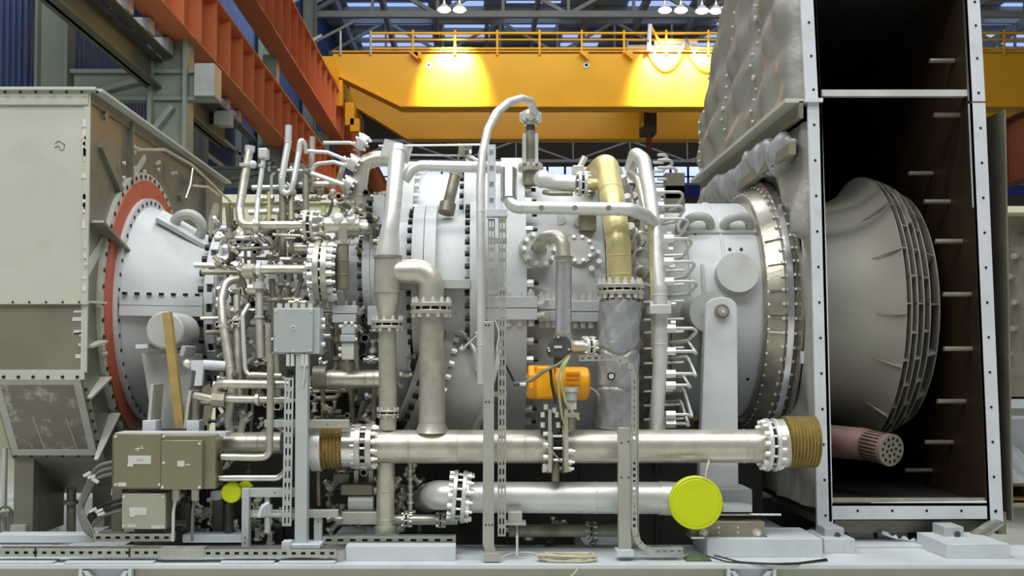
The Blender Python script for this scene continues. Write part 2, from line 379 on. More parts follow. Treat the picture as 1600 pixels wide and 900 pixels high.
MB().box((-6.4, 15, CAMZ + 6.12), (-6.2, 30, CAMZ + 6.15)).build('deck_strip', 'girder_dark', t)
# ---------------------------------------------------------------- overhead crane
YC = 44.0
def gird(y0, y1, ptop, pbot, pts, label, name='crane_girder'):
    poly = [P(px, py, y0) for px, py in pts]
    t = thing(name, label, 'crane', ((poly[0].x + poly[-1].x) / 2, y0, min(p.z for p in poly)))
    MB().prism(poly, (0, y1 - y0, 0)).build('girder_box', 'crane_yellow', t, smooth=False)
    return t, poly
g1, poly = gird(YC, YC + 1.1, 82, 168, [(520, 84), (522, 115), (626, 166), (1900, 166), (1900, 82)], 'big yellow box girder of the overhead crane lit by lamps')
b = MB(); q = [P(522, 115, YC), P(626, 166, YC), P(1900, 166, YC)]
b.prism([q[0], q[1], q[1] + Vector((0, 0, -.06)), q[0] + Vector((0, 0, -.06))], (0, -.18, 0)); b.box((q[1].x, YC - .18, q[1].z - .06), (q[2].x, YC, q[1].z)); b.build('bottom_flange', 'crane_yellow', g1, smooth=False)
a = P(520, 82, YC); MB().box((a.x, YC - .08, a.z), (P(1900, 82, YC).x, YC + 1.2, a.z + .05)).build('walkway_plate', 'crane_yellow', g1)
for px in (670, 916): 
    c = P(px, 102, YC); MB().ring(c, (0, -1, 0), .13, .06, .03).build('vent_ring', 'frame_white', g1); MB().cyl(c, c + Vector((0, -.02, 0)), .06).build('vent_hole', 'hole', g1)
for px in (640, 645, 905, 974):
    c = P(px, 84, YC); MB().prism([c, c + Vector((.35, 0, 0)), c + Vector((.35, 0, -.3))], (0, -.25, 0)).build('gusset', 'crane_yellow', g1, smooth=False)
g2, poly = gird(YC + 6.6, YC + 7.7, 120, 213, [(545, 125), (548, 160), (636, 215), (1900, 215), (1900, 120)], 'rear yellow crane girder, lower and darker behind the lit one')
b = MB(); q = [P(548, 160, YC+6.6), P(636, 215, YC+6.6), P(1900, 215, YC+6.6)]
b.prism([q[0], q[1], q[1] + Vector((0, 0, -.12)), q[0] + Vector((0, 0, -.12))], (0, -.3, 0)); b.box((q[1].x, YC + 6.3, q[1].z - .12), (q[2].x, YC + 6.6, q[1].z)); b.build('bottom_flange', 'crane_yellow', g2, smooth=False)
rl = thing('crane_railing', 'yellow handrail along the top of the lit crane girder', 'railing', P(1000, 80, YC - .05))
for py, r in ((52, .055), (62, .035), (76, .05)):
    MB().cyl(P(580, py, YC - .05), P(1900, py, YC - .05), r, n=8).build('rail_bar', 'crane_yellow', rl)
px = 645
while px < 1900:
    MB().cyl(P(px, 86, YC - .05), P(px, 47, YC - .05), .05, n=8).build('rail_post', 'crane_yellow', rl); px += 66
for px in (532, 579): MB().cyl(P(px, 86, YC - .05), P(px, 48, YC - .05), .05, n=8).build('rail_post', 'truss_grey', rl)
ec = thing('crane_end_carriage', 'yellow crane end carriage with wheels on the upper orange runway', 'crane', P(520, 120, YC))
MB().box((-6.3, YC - 2, CAMZ + 11.15), (-5.75, YC + 9.5, CAMZ + 11.9)).build('carriage_beam', 'crane_yellow', ec)
for y in (YC - 1.4, YC + .5, YC + 7, YC + 8.8): MB().cyl((-6.1, y, CAMZ + 11.25), (-5.9, y, CAMZ + 11.25), .25).build('wheel', 'dark_grey', ec)
for py0, py1, px in ((105, 130, 521), (125, 165, 527), (160, 195, 545), (185, 205, 553)):
    MB().pbox(px - 6, py0, px + 8, py1, YC - .3, YC + .1).build('guard_plate', 'crane_yellow', ec)
hk = thing('crane_hoist', 'dark hoist block hanging between the two yellow girders', 'hoist', P(1013, 200, YC + 3))
MB().pbox(1004, 176, 1026, 208, YC + 3, YC + 4).build('hoist_housing', 'machine_dark', hk)
MB().box((hk.location.x - .8, YC + .9, P(0, 80, YC).z), (hk.location.x + .8, YC + 6.8, P(0, 80, YC).z + .3)).build('trolley_beam', 'crane_yellow', hk)
MB().box((hk.location.x - .15, YC + 3.3, P(0, 180, YC + 3).z), (hk.location.x + .15, YC + 3.7, P(0, 80, YC).z)).build('hanger', 'machine_dark', hk)
MB().pbox(1001, 172, 1006, 196, YC + 2.6, YC + 3).build('cheek_plate', 'crane_yellow', hk)
MB().cyl(P(1014, 208, YC + 3.3), P(1014, 238, YC + 3.3), .12).build('hoist_rope', 'red_brown', hk)
tr = thing('crane_trolley', 'white equipment cabinet on the crane walkway beside the festoon mast', 'cabinet', P(1030, 76, YC + .3))
MB().pbox(980, 62, 1090, 81.5, YC + .2, YC + .9).build('cabinet_body', 'frame_white', tr); MB().pbox(982, 64, 1022, 69, YC + .15, YC + .2).build('cabinet_slot', 'hole', tr)
ms = thing('festoon_mast', 'bright mast with slanted arm on the crane top, cables hanging', 'mast', P(1015, 60, YC - .2))
MB().cyl(P(1013, 80, YC - .2), P(1016, 38, YC - .2), .09, n=8).build('mast_post', 'frame_white', ms)
MB().cyl(P(1016, 40, YC - .2), P(1034, 72, YC - .2), .06, n=8).build('mast_arm', 'crane_yellow', ms)
for i, (x0, x1, yt, yb) in enumerate(((1012, 1072, 62, 99), (1072, 1142, 60, 100))):
    b = MB(); pts = []
    for k in range(13):
        u = k / 12; pts.append(P(x0 + (x1 - x0) * u, yt + (yb - yt) * (1 - (2*u - 1)**2), YC - .25))
    tag(b.tube(pts, .045, 6, bend=0).build('festoon_cable', 'cable_grey'), ['looping festoon cable left of the pair on the crane', 'looping festoon cable right of the pair, next to the insulated duct'][i], 'cable', 'festoon cables')
# ---------------------------------------------------------------- high bay lamps
lampw = ['left lamp of the pair above the crane', 'right lamp of the pair above the crane', 'first of four round lamps above the festoon cables',
         'second of four round lamps above the festoon cables', 'third of four round lamps above the festoon cables', 'rightmost of the four round lamps, next to the duct']
for i, (px, py) in enumerate(((694, 16), (718, 16), (1039, 17), (1064, 17), (1097, 18), (1119, 18))):
    Yl = YC - 1.5; c = P(px, py, Yl)
    t = thing('high_bay_lamp', 'glowing white ' + lampw[i], 'lamp', c, 'high bay lamps')
    MB().lathe(c + Vector((0, 0, .36)), (0, 0, -1), [(0, .05), (.1, .07), (.18, .16), (.34, .27), (.36, .27), (.3, .2)], 20, False).build('reflector', 'steel_pale', t)
    MB().lathe(c + Vector((0, 0, .16)), (0, 0, -1), [(0, .02), (.02, .17), (.12, .26), (.2, .2), (.24, .01)], 20, False).build('glowing_bowl', 'glass_lamp', t)
    MB().cyl(c + Vector((0, 0, .36)), c + Vector((0, 0, .9)), .03, n=8).build('stem', 'truss_grey', t)
    if i in (0, 2, 4):
        d = bpy.data.lights.new('lamp_beam', 'SPOT'); d.energy = (7000, 0, 7000, 0, 5000)[i]; d.spot_size = math.radians((64, 0, 66, 0, 50)[i]); d.spot_blend = .8; d.shadow_soft_size = .2
        o = bpy.data.objects.new('lamp_beam', d); COL.objects.link(o); o.location = c + Vector((.3 if i else .3, .1, -.2)); o.rotation_euler = (math.radians(38), 0, 0)
MB_ = MB()
t = thing('lamp_rail', 'thin grey lamp carrier rail across the roof holding the round lamps', 'rail', P(900, 14, YC - 1.7))
MB().box((P(440, 10, YC-1.7).x, YC - 1.75, P(700, -8, YC).z), (P(1300, 10, YC-1.7).x, YC - 1.65, P(700, -12, YC).z)).build('rail_bar', 'truss_grey', t)
# ---------------------------------------------------------------- things behind the machine
cb = thing('control_cabin', 'cream cabin with yellow edges behind the left pipework', 'cabin', P(420, 560, 17))
a = P(322, 318, 16); c = P(640, 318, 16)
MB().box((a.x, 16, 0), (c.x, 18, a.z)).build('cabin_wall', 'wall_cream', cb)
for px in (326, 360, 405, 418, 450, 505):
    p = P(px, 320, 15.95); MB().box((p.x - .03, 15.95, .3), (p.x + .03, 16, p.z)).build('edge_strip', 'cable_green', cb)
MB().box((a.x - .1, 15.9, a.z), (c.x + .1, 18.1, a.z + .12)).build('cabin_roof', 'wall_cream', cb)
for i, (x0, y0, x1, y1, Y) in enumerate(((60, 790, 108, 826, 12.6), (118, 760, 172, 800, 13.5))):
    t = MB().pbox(x0, y0, x1, y1, Y, Y + 1.0).build('concrete_block', 'floor', bevel=.02)
    tag(t, ['pale block on the floor behind the left plenum leg', 'pale slab behind the grey cable bundle on the floor'][i], 'block')
    t.location.z = 0 if False else t.location.z
rm = thing('rear_exhaust_duct', 'second dull steel duct with bolted flange at the right edge', 'duct', P(1590, 620, 11.5))
MB().pbox(1566, 330, 1760, 620, 11.5, 13.5).build('duct_wall', 'steel_dull', rm)
MB().pbox(1553, 330, 1567, 622, 11.3, 11.5).build('side_flange', 'steel_dull', rm)
b = MB()
for k in range(22):
    c = P(1560, 338 + k * 13, 11.28); b.cyl(c, c + Vector((0, -.02, 0)), .018, n=6)
b.build('flange_bolts', 'bolt', rm, kind='stuff')
for k, (px, py) in enumerate(((1590, 472), (1588, 513), (1580, 553), (1573, 587), (1590, 400), (1582, 432))):
    MB().cyl(P(px, py, 11.5), P(px - 6, py, 11.2), .03, n=8).build('stud', 'steel', rm)
MB().pbox(1556, 625, 1760, 638, 11.2, 13.6).build('bottom_flange', 'frame_white', rm)
MB().pbox(1548, 236, 1567, 298, 14, 15).build('junction_hood', 'frame_grey', rm)
MB().pbox(1550, 322, 1760, 332, 11.2, 13.6).build('top_flange', 'wall_cream', rm)
for px in (1566, 1700):
    a = P(px, 636, 12.2); MB().box((a.x, 12.6, 0), (a.x + .15, 12.75, a.z)).build('leg', 'steel_dull', rm)
cr = thing('wrapped_crate', 'plastic wrapped bundle on the pallet at the right edge', 'crate', P(1585, 752, 14.2))
def film(u, v):
    a = P(1562, 755, 14.0); c = P(1700, 690, 14.0); x = a.x + (c.x - a.x)*u; z = a.z + (c.z - a.z)*v*(.8 + .2*math.sin(u*9))
    return (x, 14.05 + .35*v + .06*math.sin(u*23 + v*9), z)
MB().grid(film, 24, 10).build('film', 'plastic_film', cr, ang=3)
MB().pbox(1566, 655, 1720, 755, 14.5, 15.4).build('load', 'frame_white', cr)
pl = thing('wooden_pallet', 'yellowish wooden pallet under the wrapped bundle at the right edge', 'pallet', P(1590, 782, 14))
for k in range(2): MB().pbox(1568, 756 + k*22, 1720, 760 + k*22, 13.95, 15.4).build('board', 'wood', pl)
for k in range(4): MB().pbox(1570 + k*40, 760, 1582 + k*40, 778, 13.98, 15.3).build('block', 'wood', pl)
# ================================================================ skid
AY = 9.0; AZ = P(750, 485, AY).z
SK = P(750, 882, 7.0).z
def AP(x, r=0, a=0):                             # point around the machine axis, a=0 faces the viewer, a=90 is up
    a = math.radians(a); return Vector((x, AY - r*math.cos(a), AZ + r*math.sin(a)))
def NX(px, r): return (px - PPX) * (AY - r) / F  # x of a ring of radius r whose near point shows at px
sk = thing('machine_skid', 'long pale grey steel base frame carrying the whole turbine', 'base frame', (0, 9, 0))
MB().box((-4.6, 7.0, SK - .03), (4.6, 7.75, SK)).build('top_plate', 'skid_paint', sk, bevel=.004)
MB().box((-4.6, 7.06, 0.02), (4.6, 7.10, SK - .03)).build('side_web', 'inlet_paint', sk)
MB().box((-4.6, 7.0, 0.0), (4.6, 7.6, 0.03)).build('bottom_plate', 'skid_paint', sk)
MB().box((-4.6, 10.4, 0), (4.6, 11.2, SK)).build('rear_beam', 'skid_paint', sk)
MB().box((-3.2, 7.75, 0), (4.6, 10.4, .12)).build('shade_deck', 'machine_dark', sk)  # low deck plate added dark, for the shade under the machine
for x in (-4.2, -2.75, -.9, .95, 2.2, 3.6): MB().box((x - .2, 7.75, .05), (x + .2, 10.4, SK - .02)).build('cross_beam', 'skid_paint', sk)
for px0, px1 in ((124, 206), (1136, 1212)):
    a = P(px0, 888, 7.0); c = P(px1, 888, 7.0)
    MB().box((a.x, 6.985, .2), (a.x + .02, 7.06, SK - .03)).build('pocket_plate', 'skid_paint', sk)
    MB().box((c.x - .02, 6.985, .2), (c.x, 7.06, SK - .03)).build('pocket_plate', 'skid_paint', sk)
    MB().box((a.x, 7.05, .2), (c.x, 7.06, SK - .03)).build('pocket_back', 'frame_white', sk)
    for q, s in ((a.x + .02, 1), (c.x - .02, -1)):
        MB().prism([(q, 7.0, SK - .04), (q + s*.03, 7.0, SK - .04), (q + s*.12, 7.0, SK - .16), (q + s*.08, 7.0, SK - .16)], (0, .05, 0)).build('pocket_gusset', 'frame_white', sk)
    MB().box((a.x + .08, 6.99, SK - .14), (c.x - .08, 7.05, SK - .11)).build('pocket_bar', 'frame_white', sk)
# pads on top of the skid
pads = [(1105, 842, 1285, 868, 7.25, 7.75, 'long pale pad plate under the turbine support leg'), (1288, 842, 1336, 862, 7.4, 7.8, 'dark grey pad under the left exhaust foot'),
        (1480, 850, 1578, 866, 7.2, 7.7, 'pale pad plate under the right exhaust foot'), (540, 853, 712, 866, 7.12, 7.24, 'pale long channel lying on the skid edge'),
        (1320, 852, 1480, 860, 7.6, 8.4, 'flat grey plate on the skid below the exhaust duct')]
for x0, y0, x1, y1, Ya, Yb, lab in pads:
    a = P(x0, y0, Ya); c = P(x1, y0, Ya)
    tag(MB().box((a.x, Ya, SK), (c.x, Yb, a.z)).build('pad_plate', 'skid_paint', bevel=.004), lab, 'plate')
for (px, py, lab) in ((1305, 835, 'small steel foot block with a bolt under the exhaust duct, left'), (1492, 833, 'small steel foot block with a bolt under the exhaust duct, right')):
    t = thing('foot_block', lab, 'block', P(px, 848, 7.55)); MB().pbox(px - 16, py - 10, px + 14, py + 14, 7.5, 7.7).build('block_body', 'frame_grey', t, bevel=.004)
    c = P(px + 3, py + 1, 7.5); MB().cyl(c, c + Vector((0, -.02, 0)), .02, n=6).build('bolt', 'dark_grey', t)
for i, (px, w) in enumerate(((1345, 40), (1395, 46), (1462, 10))):
    c = P(px, 845, 7.9); tag(MB().pbox(px - w/2, 828 + i, px + w/2, 850, 7.9, 8.1).build('shim_block', 'frame_grey', bevel=.003), ['pale shim block under the exhaust duct floor', 'wider shim block beside the torn film', 'narrow pale peg under the exhaust duct'][i], 'block')
# ================================================================ inlet plenum
XS = -2.78; XL = -3.46; YF = 7.68
pz = lambda py, Y: P(750, py, Y).z
prof = [(YF, pz(143, YF)), (YF, pz(582, YF)), (8.08, pz(712, 8.08)), (8.75, pz(768, 8.75)), (10.4, pz(768, 8.75)), (11.2, pz(712, 8.08)), (11.67, pz(582, YF)), (11.67, pz(143, YF))]
ip = thing('inlet_plenum', 'big grey sheet steel air inlet box at the left edge', 'duct', (-3.1, 9, .4))
def face(b, x0, x1, p, q, th=.012):
    d = Vector((0, q[0]-p[0], q[1]-p[1])).normalized(); nrm = Vector((0, d.z, -d.y)) * th
    if nrm.y > 0: nrm = -nrm
    pts = [(x0, p[0], p[1]), (x1, p[0], p[1]), (x1, q[0], q[1]), (x0, q[0], q[1])]
    b.prism(pts, nrm); return b
zm = pz(473, YF)
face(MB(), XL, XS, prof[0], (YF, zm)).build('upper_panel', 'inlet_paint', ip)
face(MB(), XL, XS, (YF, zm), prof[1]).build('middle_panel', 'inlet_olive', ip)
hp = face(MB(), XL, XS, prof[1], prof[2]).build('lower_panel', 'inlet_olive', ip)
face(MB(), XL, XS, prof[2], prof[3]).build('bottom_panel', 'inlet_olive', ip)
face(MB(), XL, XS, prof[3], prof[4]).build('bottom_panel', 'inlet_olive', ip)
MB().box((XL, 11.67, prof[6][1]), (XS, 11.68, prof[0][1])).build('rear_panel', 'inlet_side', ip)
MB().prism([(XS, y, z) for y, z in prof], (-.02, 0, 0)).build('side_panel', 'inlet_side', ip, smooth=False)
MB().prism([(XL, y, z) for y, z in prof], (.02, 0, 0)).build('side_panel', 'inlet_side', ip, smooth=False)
# flanges
zt = prof[0][1]
MB().box((XL - .05, YF - .06, zt), (XS + .06, YF, zt + .02)).build('top_flange', 'inlet_paint', ip)
MB().box((XL, YF - .03, zt - .10), (XS, YF - .012, zt)).build('top_lip', 'inlet_paint', ip)
MB().box((XS, YF, zt - .08), (XS + .015, 11.7, zt + .02)).build('side_top_angle', 'inlet_side', ip); MB().box((XS, YF, zt), (XS + .09, 11.7, zt + .02)).build('side_top_flange', 'inlet_paint', ip)
MB().box((XL, YF - .04, zm - .012), (XS + .02, YF, zm + .012)).build('middle_flange', 'inlet_paint', ip)
b = MB()
for k in range(5): c = P(20 + k*26, 472, YF - .04); b.cyl(c, c + Vector((0, -.006, 0)), .008, n=6)
for k in range(7): c = P(8 + k*24, 144, YF - .06); b.cyl(c, c + Vector((0, -.006, 0)), .012, n=6)
b.build('flange_bolts', 'bolt_black', ip, kind='stuff')
z5 = prof[1][1]
MB().box((XL, YF - .035, z5 - .05), (XS, YF - .012, z5 + .02)).build('lower_flange', 'inlet_paint', ip)
b = MB()
for k in range(6): c = P(6 + k*23, 589, YF - .035); b.cyl(c, c + Vector((0, -.008, 0)), .012, n=6)
b.build('flange_bolts', 'bolt_black', ip, kind='stuff')
# corner strips along the right front edge
b = MB().box((XS - .03, YF - .02, z5), (XS + .012, YF, zt)); b.build('corner_strip', 'inlet_paint', ip)
def slant(u, v, off):   # on the lower slanted panel; u along x 0..1, v down 0..1
    p, q = prof[1], prof[2]; d = Vector((0, q[0]-p[0], q[1]-p[1])); nrm = Vector((0, d.z, -d.y)).normalized()
    if nrm.y > 0: nrm = -nrm
    return Vector((XL + (XS-XL)*u, p[0] + d.y*v, p[1] + d.z*v)) + nrm * off
def strip(u0, v0, u1, v1, off, th): 
    b = MB(); pts = [slant(u0,v0,off), slant(u1,v0,off), slant(u1,v1,off), slant(u0,v1,off)]; n = slant(0,0,off+th)-slant(0,0,off); return b.prism(pts, n)
strip(.02, .10, .10, .96, .012, .01).build('hatch_frame', 'inlet_paint', hp); strip(.86, .10, .94, .96, .012, .01).build('hatch_frame', 'inlet_paint', hp)
strip(.02, .06, .94, .12, .012, .012).build('hatch_frame', 'inlet_paint', hp); strip(.02, .90, .94, .97, .012, .012).build('hatch_frame', 'inlet_paint', hp)
strip(.10, .12, .86, .90, .012, .006).build('hatch_cover', 'inlet_hatch', hp)
b = MB()
for u in (.35, .7): b.cyl(slant(u, .5, .02), slant(u + .04, .9, .02), .006, n=6)
b.build('hatch_rod', 'inlet_paint', hp)
b = MB()
for k in range(8): c = slant(.97, .06 + k*.125, .013); b.cyl(c, c + (slant(0,0,.01)-slant(0,0,0)), .011, n=6)
for k in range(6): c = slant(.05 + k*.17, .985, .013); b.cyl(c, c + (slant(0,0,.01)-slant(0,0,0)), .011, n=6)
b.build('hatch_bolts', 'bolt_black', hp, kind='stuff')
random.seed(21); b = MB()
for k in range(22):
    y = random.uniform(165, 470); w_ = random.uniform(2, 4); hh = random.uniform(4, 16); b.pbox(129 + random.uniform(-2, 3), y, 131 + w_, y + hh, YF - .024, YF - .018)
for k in range(7): y = random.uniform(480, 575); b.pbox(random.uniform(112, 124), y, 131, y + random.uniform(2, 7), YF - .016, YF - .012)
b.build('sealant_patches', 'label_paper', ip, kind='stuff')
# radial gusset plates on the side panel
for a, r1 in ((-62, 1.62), (-45, 1.6), (-28, 1.45), (-14, 1.32), (0, 1.3)):
    d = AP(0, 1, a) - AP(0, 0, 0); n = Vector((0, -d.z, d.y)) * .008
    p0 = AP(XS, 1.15, a); p1 = AP(XS, r1, a); ex = Vector((.085, 0, 0))
    MB().prism([p0 - n, p1 - n, p1 + ex*.35 - n, p0 + ex - n], n*2).build('gusset_plate', 'inlet_paint', ip, smooth=False)
def sidep(px, py, off=0.0):                      # point on the side panel from a pixel
    X = XS + off; Y = X * F / (px - PPX); return P(px, py, Y)
def sidebar(p, q, w, h):
    a = sidep(*p); c = sidep(*q); return MB().bar(a + Vector((h/2, 0, 0)), c + Vector((h/2, 0, 0)), w, h, up=(1, 0, 0))
for p, q, w, h, m in (((150, 225), (183, 300), .06, .05, 'inlet_side'), ((197, 190), (197, 352), .03, .06, 'inlet_olive'), ((183, 185), (183, 390), .07, .02, 'inlet_side'),
                   ((222, 246), (199, 282), .05, .03, 'inlet_paint'), ((230, 230), (230, 280), .14, .015, 'inlet_side'), ((255, 232), (255, 285), .10, .02, 'inlet_side'),
                   ((316, 285), (316, 372), .10, .05, 'inlet_side'), ((290, 285), (275, 310), .06, .05, 'inlet_side'), ((168, 165), (156, 183), .05, .04, 'inlet_side'),
                   ((184, 330), (134, 422), .09, .015, 'inlet_paint'), ((136, 346), (180, 392), .02, .12, 'inlet_side'),
                   ((333, 322), (318, 368), .08, .06, 'inlet_paint')):
    sidebar(p, q, w, h).build('side_rib', m, ip)
b = MB()
for px, py in ((192, 255), (192, 278), (190, 300), (190, 322), (189, 345), (207, 228), (212, 232), (208, 238), (244, 255), (247, 253), (268, 271), (273, 270), (207, 262), (224, 268), (246, 265), (160, 553), (163, 552)):
    c = sidep(px, py, .03); b.cyl(c, c + Vector((.02, 0, 0)), .016, n=6)
b.build('side_bolts', 'bolt', ip, kind='stuff')
def conduit(pts, r, name, m, parent): return MB().tube([sidep(px, py, off) for px, py, off in pts], r, 8).build(name, m, parent)
conduit([(213, 234, .10), (258, 234, .12), (300, 258, .12), (360, 315, .12)], .012, 'drain_tube', 'steel', ip)
conduit([(301, 263, .12), (297, 290, .12), (290, 310, .1)], .012, 'drain_tube', 'steel', ip)
conduit([(300, 290, .12), (325, 292, .12), (342, 305, .12)], .012, 'drain_tube', 'steel', ip)
# plenum legs
for i, (px0, px1, Y) in enumerate(((22, 53, 8.1), (145, 176, 8.6))):
    a = P(px0, 715, Y); c = P(px1, 715, Y)
    MB().box((a.x, Y, SK), (c.x, Y + .12, a.z + .05)).build('leg', 'inlet_olive', ip, bevel=.005)
    MB().box((c.x - .02, Y + .12, SK), (c.x, Y + .6, a.z + .1)).build('leg_web', 'inlet_olive', ip)
    MB().box((a.x, Y - .05, SK), (a.x + .11, Y, SK + .09)).build('leg_foot', 'inlet_paint', ip)
# small mark chalked on the panel
b = MB(); c = P(92, 228, YF - .013)
pts = [P(86, 224, YF-.014), P(92, 220, YF-.014), P(101, 226, YF-.014), P(99, 235, YF-.014), P(94, 234, YF-.014), P(92, 228, YF-.014), P(85, 230, YF-.014)]
b.tube(pts, .0025, 5, bend=0).build('chalk_mark', 'label_ink', ip)
# ================================================================ orange ring and inlet cone
rg = thing('inlet_seal_ring', 'orange primed ring plate between the inlet box and the cone', 'ring', AP(-2.74, 1.1, -90))
MB().ring(AP(-2.78), (1, 0, 0), 1.13, .9, .035, 96).build('outer_flange', 'inlet_paint', rg)
MB().ring(AP(-2.745), (1, 0, 0), 1.068, .8, .012, 96).build('orange_plate', 'orange_primer', rg)
MB().bolts(AP(-2.745), (1, 0, 0), 1.098, 56, .017, .006, n=8).build('bolt_holes', 'bolt_black', rg, kind='stuff')
cn = thing('inlet_cone', 'pale grey painted bellmouth cone with lifting eye beside the orange ring', 'casing', AP(-2.4, .9, -90))
MB().lathe(AP(0), (1, 0, 0), [(-2.735, .7), (-2.735, .92), (-2.70, .92), (-2.70, .85), (-2.62, .82), (-2.5, .755), (-2.36, .67), (-2.22, .60), (-2.12, .57), (-2.12, .4)], 96, False).build('cone_shell', 'casing', cn)
MB().bolts(AP(-2.70), (1, 0, 0), .885, 48, .015, .006, n=8).build('bolt_holes', 'bolt_black', cn, kind='stuff')
for s, (za, zb) in enumerate(((0.0, .075), (-.08, -.004))):
    MB().prism([(-2.69, AY - .90, AZ + za), (-2.12, AY - .7, AZ + za), (-2.12, AY - .4, AZ + za), (-2.69, AY - .7, AZ + za)], (0, 0, zb - za)).build('joint_flange', 'casing', cn, smooth=False)
b = MB()
for k in range(7):
    u = (k + .5) / 7; c = Vector((-2.69 + .57*u, AY - .92 + .24*u, AZ + .075)); b.box((c.x - .016, c.y - .016, c.z), (c.x + .016, c.y + .016, c.z + .02))
b.build('joint_bolts', 'bolt_black', cn, kind='stuff')
# lifting eye on the cone
pc = AP(-2.36, .69, 62); d = (AP(-2.2, .60, 62) - AP(-2.6, .86, 62)).normalized(); nn = (AP(0, 1, 62) - AP(0, 0, 62)); nn = (nn - d*nn.dot(d)).normalized(); sd = d.cross(nn)
b = MB(); b.prism([pc - d*.24 - sd*.09, pc + d*.26 - sd*.09, pc + d*.26 + sd*.09, pc - d*.24 + sd*.09], nn*.035); b.build('lug_pad', 'casing', cn, smooth=False)
b = MB(); pts = []
b.tube([pc + d*(.11*math.cos(a)) + nn*(.05 + .115*math.sin(a)) for a in [math.pi*k/12 for k in range(-2, 15)]], .042, 10, bend=0); b.build('lifting_eye', 'casing_warm', cn)
# trunnion, pedestal and plank
tn = thing('front_pedestal', 'grey pedestal with a round trunnion end under the inlet cone', 'support', P(255, 675, 8.0))
c = P(257, 516, 7.72); MB().lathe(c, (0, 1, 0), [(0, .0), (0, .120), (.012, .134), (.45, .134)], 40, False).build('trunnion', 'casing_warm', tn)
p = [P(221, 552, 7.9), P(298, 552, 7.9), P(300, 585, 7.9), P(288, 676, 7.9), P(240, 676, 7.9)]
MB().prism(p, (0, .35, 0)).build('saddle_block', 'casing_warm', tn, bevel=.006)
for s, q in ((222, 1), (292, -1)):
    MB().bar(P(s, 542 if q > 0 else 556, 7.85), P(s + (18 if q > 0 else 4), 541, 7.85), .03, .3, up=(0, 1, 0)).build('saddle_lip', 'casing', tn)
for q in ((246, 600, 240, 668), (304, 610, 296, 668)):
    MB().bar(P(q[0], q[1], 7.7), P(q[2], q[3], 7.7), .02, .25, up=(0, 1, 0)).build('stiffener', 'inlet_paint', tn)
MB().prism([P(296, 615, 7.95), P(308, 615, 7.95), P(300, 680, 7.95), P(275, 680, 7.95)], (0, .25, 0)).build('leg_plate', 'casing_warm', tn)
MB().box((P(222, 0, 7.75).x, 7.72, SK), (P(300, 0, 7.75).x, 8.3, pz(672, 7.72))).build('base_column', 'machine_dark', tn)
for x0, x1 in ((222, 243), (291, 311)): MB().pbox(x0, 657, x1, 690, 7.55, 7.7).build('side_cheek', 'frame_white', tn, bevel=.004)
pk = MB().bar(P(261, 488, 7.58), P(282, 668, 7.62), S(13, 7.6), S(13, 7.6), up=(0, 1, 0)).build('wooden_plank', 'wood'); tag(pk, 'narrow wooden plank leaning on the round trunnion', 'plank')
# ================================================================ compressor and turbine casings
def casing(name, label, prof, m='casing', n=96, loc=None):
    x0 = min(p[0] for p in prof); r = max(p[1] for p in prof)
    t = thing(name, label, 'casing', AP((x0 + max(p[0] for p in prof))/2, r, -90))
    MB().lathe(AP(0), (1, 0, 0), prof, n, False).build('shell', m, t, ang=.5); return t
cc = casing('compressor_casing', 'pale grey compressor casing mostly hidden behind the left pipework', [(-2.12, .4), (-2.12, .68), (-2.03, .68), (-2.03, .6), (-1.62, .62), (-1.62, .74), (-1.5, .74), (-1.5, .63), (-1.1, .68), (-1.0, .74), (-.8, .86), (-.63, .95)])
MB().bolts(AP(-2.12), (-1, 0, 0), .64, 30, .028, .05, n=6).build('flange_bolts', 'bolt_black', cc, kind='stuff')
MB().bolts(AP(-2.03), (1, 0, 0), .64, 30, .026, .05, n=6).build('flange_bolts', 'bolt', cc, kind='stuff')
MB().bolts(AP(-1.5), (1, 0, 0), .69, 34, .022, .04, n=6).build('flange_bolts', 'bolt', cc, kind='stuff')
MB().ring(AP(-2.09), (1, 0, 0), .70, .6, .03, 72).build('flange_groove', 'bolt_black', cc)
# blocks of the vane actuating ring, one box round every bolt pair
b = MB()
for k in range(13):
    a = -70 + k*12.5; c = AP(-2.1, .70, a); e = AP(-2.04, .70, a); b.bar(c, e, .09, .03, up=(AP(0, 1, a) - AP(0, 0, a)))
b.build('ring_blocks', 'casing', cc, kind='stuff')
dc = casing('combustion_casing', 'large pale grey flanged combustion casing drum at the machine centre', [(-.63, .9), (-.62, 1.22), (-.50, 1.22), (-.50, 1.12), (-.13, 1.12), (-.12, 1.21), (-.03, 1.21), (-.03, 1.14), (.17, 1.14)])
for x, dr, m in ((-.62, -1, 'bolt_black'), (-.50, 1, 'bolt'), (-.12, -1, 'bolt_black'), (-.03, 1, 'bolt')):
    MB().bolts(AP(x), (dr, 0, 0), 1.17, 56, .022, .035).build('flange_bolts', m, dc, kind='stuff')
tc_ = casing('turbine_mid_casing', 'pale grey turbine middle casing with vertical bolted flange behind the cable trays', [(.17, 1.0), (.17, 1.25), (.335, 1.25), (.335, 1.13), (.5, 1.13), (.75, 1.09), (.93, 1.02), (.93, .9)])
MB().bolts(AP(.335), (1, 0, 0), 1.20, 54, .03, .05).build('flange_bolts', 'bolt', tc_, kind='stuff')
MB().bolts(AP(.385), (1, 0, 0), 1.20, 54, .016, .035).build('bolt_ends', 'bolt_black', tc_, kind='stuff')
